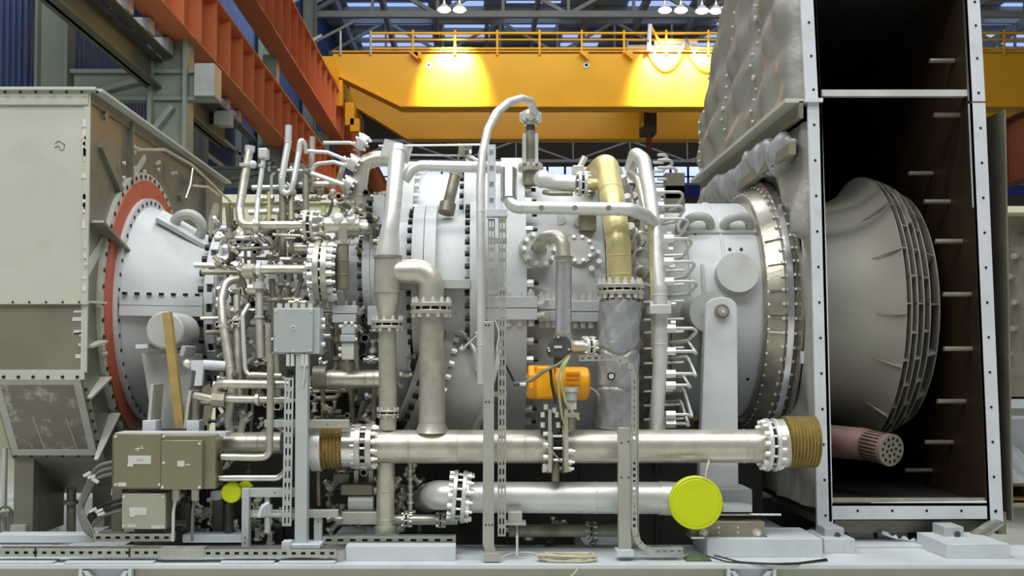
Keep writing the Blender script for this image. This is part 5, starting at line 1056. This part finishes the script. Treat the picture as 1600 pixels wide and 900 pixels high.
for (x0, y0, x1, y1), n, (ya_, yb_), (s0, s1), par in zones:
    for k in range(n): fitting(random.uniform(x0, x1), random.uniform(min(y0, y1), max(y0, y1)), random.uniform(ya_, yb_), random.uniform(s0, s1), par)
    for k in range(n//3):
        x = random.uniform(x0, x1); y = random.uniform(min(y0, y1), max(y0, y1)); Y = random.uniform(ya_ + .05, yb_ + .1)
        if random.random() < .5: MB().tube([P(x, y - 40, Y), P(x + random.uniform(-6, 6), y + 40, Y)], S(random.uniform(2.5, 5), Y), 10).build('branch_pipe', random.choice(('steel', 'steel_dull')), par)
        else: MB().tube([P(x - 40, y, Y), P(x + 20, y + random.uniform(-3, 3), Y), P(x + 30, y + random.choice((-35, 35)), Y)], S(random.uniform(2.5, 5), Y), 10, bend=.05).build('branch_pipe', random.choice(('steel', 'steel_dull')), par)
# the pair of nozzle tubes running diagonally from the riser to the cluster
dn = rr('diagonal_strut', 'dark shaped strut with bright bolts sloping down to the riser', [(516, 305, 7.9), (545, 320, 7.85), (590, 345, 7.8)], 7, 'steel_dull', .1)
for px, py in ((520, 300), (530, 308), (540, 316), (552, 322), (564, 330), (575, 340)): fitting(px, py, 7.78, 6, dn)
MB().pbox(582, 305, 600, 350, 7.8, 7.9).build('end_plate', 'casing', dn); MB().bolts(P(583, 328, 7.8), (-1, 0, 0), .08, 8, .02, .04).build('plate_bolts', 'bolt_black', dn, kind='stuff')
# ================================================================ right of the lower can: small valves
sv2 = rr('jointed_rod', 'bright jointed rod slanting up to the tall pipe, right of the wide vertical pipe', [(722, 545, 7.5), (738, 530, 7.45), (752, 517, 7.42)], 2.8, 'steel_bright', .02); clampband(723, 544, 7.5, (.7, 0, .7), 4.5, 8, sv2); clampband(748, 520, 7.43, (.7, 0, .7), 4.5, 8, sv2)
ar = rr('curved_strap_pipe', 'curved flat steel arm beside the tall pipe', [(705, 512, 7.8), (728, 522, 7.75), (742, 548, 7.7), (746, 580, 7.7)], 4, 'steel_pale', .12)
for k in range(9): fitting(random.uniform(696, 722), random.uniform(545, 600), 7.75, random.uniform(4, 7), ar)
for k in range(10): fitting(random.uniform(585, 640), random.uniform(520, 640), 7.85, random.uniform(4, 7), ar)
# ================================================================ perforated strips: real slots between bars and rungs
def perf(p0, p1, w, th, face, cols, pitch, name, m, parent, slot=.6, edge=.22):
    p0 = V(p0); p1 = V(p1); d = (p1 - p0); L = d.length; d.normalize(); nrm = V(face).normalized(); sd = d.cross(nrm).normalized(); b = MB()
    nb = cols + 1; bw = w*edge if cols == 1 else w*.2
    xs = [-w/2 + bw/2 + (w - bw)*k/cols for k in range(nb)]
    for x in xs: b.bar(p0 + sd*x, p1 + sd*x, bw, th, up=nrm)
    n = max(1, int(L/pitch)); cw = (w - bw)/cols - bw
    for i in range(n + 1):
        c = p0 + d*(L*i/n)
        for k in range(cols):
            x = (xs[k] + xs[k+1])/2; h = pitch*(1 - slot); a = c - d*h/2; e = c + d*h/2
            if i == 0: a = c
            if i == n: e = c
            b.bar(a + sd*x, e + sd*x, cw + .002, th, up=nrm)
    return b.build(name, m, parent, smooth=False)
FRONT = (0, -1, 0)
# ---------------------------------------------------------------- terminal box on its column
st = thing('support_column', 'grey square steel column with foot plate carrying the terminal box', 'column', P(473, 856, 7.2))
MB().pbox(460, 552, 481, 853, 7.2, 7.3).build('column_tube', 'frame_grey', st, bevel=.004); MB().pbox(440, 852, 500, 857, 7.12, 7.36).build('foot_plate', 'frame_white', st)
MB().pbox(440, 847, 453, 858, 7.1, 7.2).build('foot_clip', 'frame_white', st)
MB().pbox(413, 656, 462, 668, 7.3, 7.36).build('cross_arm', 'frame_grey', st, bevel=.003); MB().pbox(482, 656, 545, 669, 7.26, 7.34).build('cross_arm', 'galv', st, bevel=.003)
MB().pbox(380, 763, 462, 777, 7.26, 7.34).build('cross_arm', 'frame_grey', st, bevel=.003); MB().pbox(377, 763, 389, 856, 7.24, 7.32).build('frame_leg', 'frame_grey', st, bevel=.003); MB().pbox(388, 797, 528, 809, 7.28, 7.34).build('cross_arm', 'galv', st, bevel=.003); MB().pbox(490, 797, 503, 852, 7.3, 7.36).build('frame_leg', 'frame_grey', st, bevel=.003)
for px, py in ((383, 840), (383, 848), (430, 770), (400, 662), (512, 663), (497, 815)): c = P(px, py, 7.23); MB().cyl(c, c - Vector((0, .004, 0)), .006, n=8).build('screw', 'dark_grey', st)
pu = thing('perforated_upright', 'narrow perforated galvanised upright left of the grey column', 'upright', P(451, 826, 7.24))
perf(P(448, 822, 7.22), P(452, 590, 7.22), S(14, 7.22), .008, FRONT, 2, S(17.5, 7.22), 'slotted_strip', 'frame_grey', pu)
tb = thing('terminal_box', 'grey painted terminal box with four corner screws on the column', 'electrical box', P(463, 553, 7.2))
MB().pbox(427, 481, 500, 553, 7.2, 7.36).build('box_body', 'box_grey', tb, bevel=.004); lid = MB().pbox(427, 482, 489, 551, 7.18, 7.2).build('box_lid', 'box_grey', tb, bevel=.005)
for px, py in ((431, 486), (486, 486), (431, 547), (485, 547), (458, 548)): c = P(px, py, 7.18); MB().cyl(c, c - Vector((0, .006, 0)), .007, n=10).build('lid_screw', 'bolt', lid)
c = P(458, 512, 7.18); MB().ring(c, FRONT, .016, .008, .004).build('lock_ring', 'bolt', lid); MB().cyl(c, c - Vector((0, .003, 0)), .007, n=10).build('lock', 'steel_dull', lid)
for px, py in ((503, 500), (503, 510), (503, 538)): cyl2('side_gland', (500, py, 7.28), (508, py, 7.28), 4, 'bolt', tb, 8)
for px in (450, 457, 473, 479): cyl2('bottom_gland', (px, 553, 7.2), (px, 572, 7.2), 3, 'label_paper', tb, 8)
MB().tube([P(476, 570, 7.19), P(475, 590, 7.19), P(473, 602, 7.19)], S(1.5, 7.2), 6).build('loose_wire', 'label_paper', tb)
for k in range(5): cyl2('top_gland', (437 + k*12, 481, 7.3), (437 + k*12, 474, 7.3), 4, 'bolt', tb, 8)
# ---------------------------------------------------------------- junction boxes
jb = thing('junction_box', 'large steel junction box with two cover plates and stickers', 'electrical box', P(255, 766, 7.2))
MB().pbox(180, 680, 337, 764, 7.2, 7.42).build('box_body', 'box_steel', jb, bevel=.003); MB().pbox(177, 678, 252, 762, 7.17, 7.2).build('cover_plate', 'box_steel', jb, bevel=.003); MB().pbox(251, 688, 316, 765, 7.15, 7.2).build('cover_plate', 'box_steel', jb, bevel=.003)
MB().pbox(180, 676, 352, 682, 7.3, 7.5).build('back_plate', 'frame_white', jb)
MB().prism([P(314, 690, 7.16), P(337, 684, 7.45), P(337, 760, 7.45), P(314, 764, 7.16)], (.004, 0, 0)).build('box_side', 'box_steel', jb, smooth=False)
for px, py, Y in ((181, 682, 7.17), (256, 682, 7.17), (181, 757, 7.17), (249, 757, 7.17), (256, 723, 7.15), (312, 693, 7.15), (312, 761, 7.15), (254, 761, 7.15)): c = P(px, py, Y); MB().cyl(c, c - Vector((0, .008, 0)), .009, n=10).build('cover_screw', 'bolt', jb)
MB().pbox(200, 712, 236, 725, 7.166, 7.17).build('sticker', 'label_paper', jb); MB().pbox(213, 716, 224, 720, 7.164, 7.166).build('print_block', 'frame_grey', jb); MB().pbox(199, 725, 208, 729, 7.166, 7.17).build('sticker', 'label_paper', jb); MB().pbox(184, 754, 197, 760, 7.166, 7.17).build('sticker', 'label_paper', jb); MB().pbox(277, 720, 288, 729, 7.146, 7.15).build('sticker', 'label_paper', jb); MB().pbox(290, 725, 297, 727, 7.147, 7.15).build('print_line', 'label_paper', jb)
b = MB()
for x0, y0, x1, y1 in ((211, 702, 217, 700), (214, 705, 222, 697), (218, 699, 224, 701)): b.bar(P(x0, y0, 7.167), P(x1, y1, 7.167), .008, .003, up=FRONT)
b.build('chalk_mark', 'label_paper', jb)
for i, px in enumerate((271, 301)):
    cyl2('bottom_gland', (px + 4, 765, 7.25), (px + 4, 782, 7.25), 6, 'label_paper', jb, 8); MB().tube([P(px + 3, 780, 7.24), P(px, 800, 7.22), P(px - 1, 846, 7.2)], S(2.5, 7.2), 8).build('bottom_cable', 'label_paper' if i == 0 else 'cable_grey', jb)
b2_ = thing('small_junction_box', 'small pale steel junction box under the large one', 'electrical box', P(225, 828, 7.2))
MB().pbox(190, 771, 259, 827, 7.2, 7.36).build('box_body', 'box_steel_pale', b2_, bevel=.004); lid = MB().pbox(190, 771, 259, 827, 7.19, 7.2).build('box_lid', 'box_steel_pale', b2_, bevel=.003)
for px, py in ((194, 776), (255, 776), (193, 822), (255, 823)): c = P(px, py, 7.19); MB().cyl(c, c - Vector((0, .007, 0)), .008, n=10).build('lid_screw', 'bolt', lid)
MB().pbox(202, 793, 229, 805, 7.186, 7.19).build('sticker', 'label_paper', lid); MB().pbox(203, 805, 210, 808, 7.186, 7.19).build('sticker', 'label_paper', lid); MB().pbox(199, 820, 212, 824, 7.186, 7.19).build('sticker', 'label_paper', lid); MB().pbox(236, 821, 252, 826, 7.186, 7.19).build('sticker', 'label_paper', lid)
MB().pbox(174, 680, 192, 835, 7.5, 7.54).build('back_post', 'inlet_olive', b2_); MB().pbox(255, 766, 268, 830, 7.4, 7.44).build('back_post', 'inlet_olive', b2_)
for i, (y0, lab) in enumerate(((722, 'topmost grey cable leaving the large junction box on the left'), (731, 'second grey cable leaving the large junction box on the left'), (740, 'third grey cable leaving the large junction box on the left'))):
    tag(MB().tube([P(177, y0, 7.3), P(150, y0 + 6, 7.28), P(130 - i, y0 + 50, 7.28), P(122 + i*3, 800, 7.25), P(135 + i*5, 832, 7.22), P(150, 840 + i, 7.22)], S(3.4, 7.3), 10, bend=.12).build('box_cable', 'cable_grey'), lab, 'cable')
for i, (y0, lab) in enumerate(((781, 'upper dark cable curving from the small junction box'), (790, 'middle dark cable curving from the small junction box'), (798, 'lowest dark cable curving from the small junction box'))):
    tag(MB().tube([P(190, y0, 7.3), P(165, y0 + 6, 7.28), P(138 + i*3, y0 + 22, 7.26), P(134 + i*4, 828, 7.24), P(152, 842 + i, 7.22)], S(2.8, 7.3), 10, bend=.1).build('box_cable', 'cable_black' if i < 2 else 'cable_grey'), lab, 'cable')
for i, (px, py, r_) in enumerate(((136, 741, .5), (143, 745, .2), (149, 751, -.6), (145, 797, .5), (155, 798, .4), (158, 803, .3))):
    c = P(px, py, 7.22); u = Vector((math.cos(r_), 0, math.sin(r_)))*.025
    tag(MB().bar(c - u, c + u, .02, .018, up=FRONT).build('cable_marker', 'label_paper', bevel=.002), ('white cable marker on the upper bundle, ' + ['left one', 'middle one', 'right one'][i]) if i < 3 else ('white cable marker on the lower bundle, ' + ['left one', 'middle one', 'right one'][i - 3]), 'marker', 'white cable markers')
# ---------------------------------------------------------------- trays and rails on the skid
def tray(name, label, x0, x1, y0, y1, Y, dy, pitch=14, m='galv'):
    t = thing(name, label, 'cable tray', P((x0 + x1)/2, y1, Y)); yc_ = (y0 + y1)/2
    perf(P(x0, yc_, Y), P(x1, yc_, Y), S(y1 - y0, Y), .004, FRONT, 1, S(pitch, Y), 'slotted_side', m, t, .45, .33)
    a = P(x0, y1, Y); c = P(x1, y1, Y); MB().box((a.x, Y, a.z), (c.x, Y + dy, a.z + .004)).build('tray_bottom', m, t); b_ = P(x0, y0, Y); MB().box((a.x, Y + dy - .004, a.z), (c.x, Y + dy, b_.z)).build('tray_rear_side', m, t); MB().box((a.x + .01, Y + .012, a.z + .006), (c.x - .01, Y + dy - .012, a.z + (b_.z - a.z)*.75)).build('slot_shade_fill', 'cable_black', t); return t  # dark box added inside so the slots look shaded
t = tray('cable_tray', 'long slotted cable tray lying along the skid front edge at left', -10, 250, 857, 870, 7.06, .10); [MB().pbox(x, 856, x + 2, 871, 7.05, 7.06).build('joint_gap', 'bolt_black', t) for x in (54, 201)]
MB().pbox(250, 857, 318, 872, 7.05, 7.15).build('solid_cover', 'galv', t)
t2 = tray('cable_tray', 'slotted cable tray continuing right to a rounded end at the column', 318, 526, 858, 871, 7.06, .10); MB().lathe(P(526, 871, 7.13), (0, 0, 1), [(0, .06), (.055, .06), (.055, .056), (0, .056)], 16, False).build('rounded_end', 'galv', t2)
tray('cable_tray', 'short raised slotted tray between the small junction box and plenum leg', 146, 268, 834, 846, 7.2, .1)
t3 = tray('cable_tray', 'raised slotted rail left of the riser foot', 504, 712, 838, 850, 7.3, .08, 18); [MB().pbox(x, 850, x + 3, 866, 7.3, 7.33).build('tray_foot', 'frame_white', t3) for x in (552, 633, 702)]
tag(MB().pbox(-10, 836, 146, 848, 7.35, 7.5).build('flat_rail', 'skid_paint', bevel=.003), 'pale flat rail at the far left on the skid', 'rail'); tag(MB().pbox(285, 836, 378, 848, 7.35, 7.5).build('flat_rail', 'skid_paint', bevel=.003), 'pale flat rail right of the raised tray, near the yellow caps', 'rail')
for i, (x0, x1) in enumerate(((-10, 84), (102, 240), (345, 428), (436, 524))): 
    a = P(x0, 876, 7.03); c = P(x1, 876, 7.03); tag(MB().box((a.x, 7.01, SK + .001), (c.x, 7.13, SK + .014)).build('cover_strip', 'frame_white', bevel=.002), ['loose pale strip at the left end of the skid edge', 'loose pale strip below the junction boxes on the skid edge', 'loose pale strip under the rounded tray, left piece', 'loose pale strip under the rounded tray end, right piece'][i], 'strip')
# ---------------------------------------------------------------- posts with cable trays in the middle
p1_ = thing('tray_post', 'tall flat steel post left of the slotted tray at the centre', 'post', P(764, 876, 7.1))
MB().prism([P(x, y, 7.12) for x, y in ((756, 502), (772, 502), (772, 850), (776, 868), (760, 868), (754, 850))], (0, .05, 0)).build('post_plate', 'beam_post', p1_, bevel=.004); MB().pbox(756, 866, 781, 878, 7.05, 7.18).build('post_foot', 'beam_post', p1_)
for py, n_ in ((508, 2), (628, 2), (820, 3)): 
    for k in range(n_): c = P(759 + k*5, py, 7.12); MB().cyl(c, c - Vector((0, .003, 0)), .006, n=6).build('post_slot', 'hole', p1_)
p2_ = thing('tray_post', 'shorter flat steel post right of centre in front of the header pipe', 'post', P(977, 868, 7.12)); MB().pbox(967, 668, 986, 864, 7.14, 7.2).build('post_plate', 'beam_post', p2_, bevel=.004); MB().pbox(964, 860, 990, 870, 7.1, 7.22).build('post_foot', 'frame_white', p2_)
for px, py in ((971, 692), (982, 690), (971, 746), (982, 746)): c = P(px, py, 7.14); MB().cyl(c, c - Vector((0, .003, 0)), .006, n=6).build('post_slot', 'hole', p2_)
ct_ = thing('vertical_cable_tray', 'long vertical slotted cable tray beside the tall arched pipe', 'cable tray', P(783, 840, 7.15))
perf(P(784, 838, 7.16), P(785, 330, 7.16), S(12.5, 7.16), .006, FRONT, 2, S(15, 7.16), 'slotted_strip', 'galv', ct_)
perf(P(768, 502, 7.18), P(768, 342, 7.18), S(11, 7.18), .006, FRONT, 2, S(15, 7.18), 'slotted_strip', 'galv', ct_)
for py in (372, 452, 612): MB().pbox(763, py, 792, py + 8, 7.17, 7.2).build('tray_rung', 'galv', ct_)
MB().pbox(760, 326, 793, 338, 7.14, 7.24).build('head_bracket', 'frame_white', ct_, bevel=.003); 
ul = thing('upper_cable_ladder', 'short bright ladder strip above the slotted tray, right of the arched pipe', 'cable tray', P(768, 326, 7.18)); perf(P(768, 326, 7.18), P(768, 226, 7.18), S(13, 7.18), .008, FRONT, 1, S(25, 7.18), 'ladder_strip', 'frame_white', ul, .35, .2); MB().pbox(762, 226, 774, 326, 7.20, 7.205).build('ladder_back', 'frame_white', ul)
tu = thing('white_wire', 'thin white wire hanging between the post and slotted tray', 'wire', P(777, 560, 7.13)); MB().tube([P(774, 500, 7.13), P(780, 520, 7.12), P(776, 545, 7.12), P(781, 570, 7.13)], .004, 6, bend=.05).build('wire_run', 'label_paper', tu)
# curved slotted tray
cv = thing('curved_cable_tray', 'slotted tray curving from the actuator down the right post to the skid', 'cable tray', P(990, 865, 7.15))
pth = [(905, 560), (955, 559), (970, 561), (981, 567), (988, 577), (991, 592), (991, 700), (991, 830)]
YT = 7.13
def band(pts, w, th, m, par, nm):
    b = MB()
    for (x0, y0), (x1, y1) in zip(pts, pts[1:]): b.bar(P(x0, y0, YT), P(x1, y1, YT), w, th, up=(0, 1, 0))
    return b.build(nm, m, par)
perf(P(905, 560, YT), P(957, 559, YT), S(9, YT), .005, FRONT, 1, S(9, YT), 'slotted_strip', 'galv', cv, .5, .3); perf(P(991, 592, YT), P(991, 826, YT), S(9, YT), .005, FRONT, 1, S(9.5, YT), 'slotted_strip', 'galv', cv, .5, .3)
band(pth[1:6], S(9, YT), .008, 'galv', cv, 'curved_strip'); band([(991, 824), (993, 838), (999, 850), (1009, 858), (1022, 862)], S(9, YT), .008, 'galv', cv, 'curved_strip'); perf(P(1022, 862, YT), P(1067, 861, YT), S(8, YT), .005, FRONT, 1, S(10, YT), 'slotted_strip', 'galv', cv, .5, .3)
def side(pts): 
    b = MB()
    for (x0, y0), (x1, y1) in zip(pts, pts[1:]): b.bar(P(x0, y0, YT + .04), P(x1, y1, YT + .04), .004, .09, up=(0, 1, 0))
    return b.build('tray_flange', 'galv', cv)
side([(905, 555), (956, 555), (973, 557), (985, 564), (993, 576), (996, 592), (996, 828), (999, 842), (1008, 852), (1020, 857), (1067, 856)])
# ---------------------------------------------------------------- underside equipment
tk = thing('shade_backing', 'added dark shade tank deep behind the front pipes', 'backing', (0, 9.2, .12))  # added dark boxes that put shade behind the front pipes
MB().box((-2.35, 8.75, .12), (1.75, 10.3, P(0, 690, 8.75).z)).build('backing_shell', 'machine_dark', tk, bevel=.01)
for k in range(7): MB().box((-2.2 + k*.6, 8.72, .15), (-2.17 + k*.6, 8.75, P(0, 690, 8.75).z)).build('backing_rib', 'machine_dark', tk)
MB().box((1.75, 8.9, .12), (2.3, 10.3, P(0, 660, 8.75).z)).build('backing_end', 'machine_dark', tk)
MB().box((-2.2, 9.05, .12), (-.55, 10.3, AZ - .45)).build('upper_backing', 'machine_dark', tk, bevel=.02)  # added dark block, fills pale gaps behind the left pipes with shade
lo = rr('lower_return_pipe', 'dull return pipe low above the skid, between the posts', [(795, 829, 7.6), (968, 829, 7.6)], 10, 'steel_dull'); pair(P(923, 829, 7.6), Vector((1, 0, 0)), S(14, 7.6), S(3, 7.6), S(3, 7.6), 8, lo, 'steel_dull')
for k in range(12): fitting(random.uniform(800, 960), random.uniform(812, 850), 7.7, random.uniform(4, 8), lo)
lw = rr('low_drain_pipe', 'small horizontal drain pipe crossing the riser foot', [(525, 812, 7.55), (715, 812, 7.55)], 8, 'steel', flanges=((0, .58, 12, 3, 3, 6), (0, .86, 13, 3, 2, 6)))
for px in (548, 575): MB().pbox(px - 14, 800, px + 14, 820, 7.45, 7.6).build('mount_block', 'galv', lw, bevel=.004)
ac = thing('grey_pump', 'grey pump motor and valve block left of the riser foot', 'pump', P(560, 800, 7.5)); MB().pbox(532, 757, 583, 774, 7.5, 7.7).build('upper_block', 'inlet_side', ac, bevel=.008); cyl2('motor', (545, 786, 7.55), (584, 786, 7.55), 13, 'frame_grey', ac, 24); MB().pbox(520, 740, 546, 756, 7.6, 7.8).build('top_box', 'inlet_side', ac, bevel=.006); MB().pbox(553, 735, 560, 758, 7.6, 7.65).build('bracket', 'galv', ac); MB().pbox(576, 735, 583, 758, 7.6, 7.65).build('bracket', 'galv', ac); cyl2('shaft_nut', (584, 766, 7.55), (592, 766, 7.55), 6, 'bolt', ac, 6)
th_ = rr('threaded_pipe', 'thin vertical fitting pipe between riser foot and lower flange', [(641, 724, 7.6), (641, 806, 7.6)], 4, 'steel', flanges=((0, .97, 8, 2, 2, 6),)); [clampband(641, y, 7.6, (0, 0, 1), 5.5, 4, th_) for y in (735, 748, 760, 772, 785)]
rod = rr('tie_rod', 'thin vertical rod below the left gold bellows', [(497, 738, 7.5), (498, 790, 7.5)], 3, 'steel_dull')
sbk = thing('small_stand', 'small galvanised stand with rod between the centre posts', 'stand', P(808, 868, 7.2)); MB().pbox(794, 800, 816, 817, 7.2, 7.3).build('stand_box', 'galv', sbk, bevel=.003); MB().pbox(790, 817, 822, 821, 7.18, 7.32).build('stand_plate', 'galv', sbk); cyl2('stand_rod', (808, 821, 7.25), (808, 868, 7.12), 2.5, 'steel_bright', sbk, 8)
for k in range(26): fitting(random.uniform(500, 600), random.uniform(735, 830), random.uniform(7.65, 7.9), random.uniform(4, 8), ac)
for k in range(16): fitting(random.uniform(610, 660), random.uniform(725, 830), random.uniform(7.65, 7.9), random.uniform(4, 8), th_)
ug = thing('under_valves', 'cluster of dark valves in the shade below the junction box', 'valve', P(330, 840, 7.5))
MB().pbox(332, 780, 350, 830, 7.5, 7.65).build('filter_body', 'dark_grey', ug, bevel=.01); cyl2('filter_cap', (341, 768, 7.55), (341, 780, 7.55), 12, 'frame_white', ug, 20); cyl2('filter_body', (358, 786, 7.45), (358, 832, 7.45), 7, 'dark_grey', ug, 16); cyl2('filter_body', (292, 785, 7.5), (292, 830, 7.5), 8, 'dark_grey', ug, 16)
for k in range(22): fitting(random.uniform(265, 375), random.uniform(780, 835), random.uniform(7.45, 7.8), random.uniform(4, 8), ug)
fv = thing('flow_valve', 'pale valve with grip inside the small square frame', 'valve', P(418, 835, 7.3)); cyl2('valve_stem', (418, 775, 7.3), (418, 790, 7.3), 5, 'steel', fv); cyl2('valve_body', (418, 788, 7.3), (418, 805, 7.3), 8, 'frame_white', fv, 12); MB().tube([P(420, 786, 7.24), P(410, 792, 7.22), P(405, 808, 7.22)], S(3.5, 7.2), 8).build('valve_grip', 'frame_white', fv); cyl2('valve_tail', (418, 805, 7.3), (418, 832, 7.3), 5, 'steel_pale', fv, 10); cyl2('side_pipe', (396, 803, 7.3), (460, 803, 7.3), 5, 'steel_pale', fv)
for k in range(14): fitting(random.uniform(392, 450), random.uniform(782, 840), random.uniform(7.4, 7.7), random.uniform(3, 7), fv)
# short fat stub pipe behind the conduit
sp = rr('fat_stub_pipe', 'short fat pipe with bands behind the conduits, right of the junction box', [(352, 692, 7.6), (440, 692, 7.6)], 17, 'steel', welds=((0, .4), (0, .6), (0, .75)))
for k in range(10): fitting(random.uniform(355, 440), random.uniform(700, 740), 7.65, random.uniform(4, 7), sp)
# left edge pole
lpole = rr('yard_pole', 'thin pale pole with a valve wheel at the far left edge', [(8, 700, 8.6), (6, 830, 8.6)], 4, 'steel_pale'); MB().ring(P(9, 802, 8.5), FRONT, .06, .045, .02).build('valve_wheel', 'inlet_olive', lpole); cyl2('valve_body', (-5, 802, 8.55), (16, 802, 8.55), 6, 'inlet_paint', lpole)
dpole = rr('drain_stub', 'olive drain stub under the plenum with a clamp, behind the cables', [(112, 762, 8.4), (111, 835, 8.4)], 7, 'inlet_olive'); clampband(110, 785, 8.4, (0, 0, 1), 12, 5, dpole, 'inlet_olive')
# ---------------------------------------------------------------- loose cables on the skid
co = thing('cable_coil', 'coil of cream cable lying on the skid edge below the post', 'cable', P(888, 884, 7.02))
random.seed(5)
for k in range(9):
    b = MB(); c = P(886 + random.uniform(-4, 4), 880, 7.08); rx = .17 + random.uniform(-.03, .03); ry = .05 + random.uniform(-.015, .015); h = .012 + k*.005
    b.tube([Vector((c.x + rx*math.cos(a), c.y + .02 + ry*math.sin(a), SK + h + .006*math.sin(2*a + k))) for a in [2*math.pi*j/24 for j in range(25)]], .0045, 6, bend=0, cap=False); b.build('cable_loop', 'cable_cream', co)
MB().tube([P(850, 872, 7.06), P(830, 862, 7.2), P(800, 864, 7.2), P(780, 872, 7.1)], .0045, 6, bend=.1).build('cable_tail', 'cable_cream', co); MB().tube([P(905, 884, 7.0), P(900, 893, 6.985), P(890, 902, 6.985)], .0045, 6).build('cable_tail', 'cable_cream', co)
for i, (pts, lab) in enumerate((([(1098, 846, 7.2), (1130, 853, 7.15), (1170, 866, 7.1), (1220, 869, 7.05), (1285, 858, 7.2)], 'black cable looping on the skid before the clamp bar'), ([(1110, 850, 7.22), (1150, 860, 7.14), (1200, 867, 7.08), (1240, 864, 7.1), (1284, 854, 7.25)], 'second black cable lying behind the looping one'))):
    tag(MB().tube([Vector((P(*p).x, p[2] - .1, SK + .008 + (.03 if q == 0 else 0))) for q, p in enumerate(pts)], .0055, 8, bend=.2).build('floor_cable', 'cable_black'), lab, 'cable')
gr = thing('green_rag', 'crumpled green rag on the skid next to the curved tray end', 'rag', P(1090, 868, 7.1)); mat('rag_green', (70, 96, 58), .7, 0, .3, 20)
MB().grid(lambda u, v: (P(1072, 868, 7.1).x + .17*u, 7.1 + .12*v, SK + .005 + .035*abs(math.sin(u*7 + v*5))*math.sin(math.pi*u)**.5*math.sin(math.pi*v)**.5), 20, 10).build('rag_cloth', 'rag_green', gr, ang=3)
wf = thing('torn_film', 'scrap of shiny torn film under the exhaust duct', 'film', P(1405, 842, 7.8)); MB().grid(lambda u, v: (P(1378, 845, 7.75).x + .26*u, 7.75 + .02*math.sin(u*13), P(0, 846, 7.75).z + .03*v*(.6 + .4*math.sin(u*6 + 2*math.sin(u*17))) + .05*(1-u)**2), 40, 4).build('film_sheet', 'plastic_film', wf, ang=3)
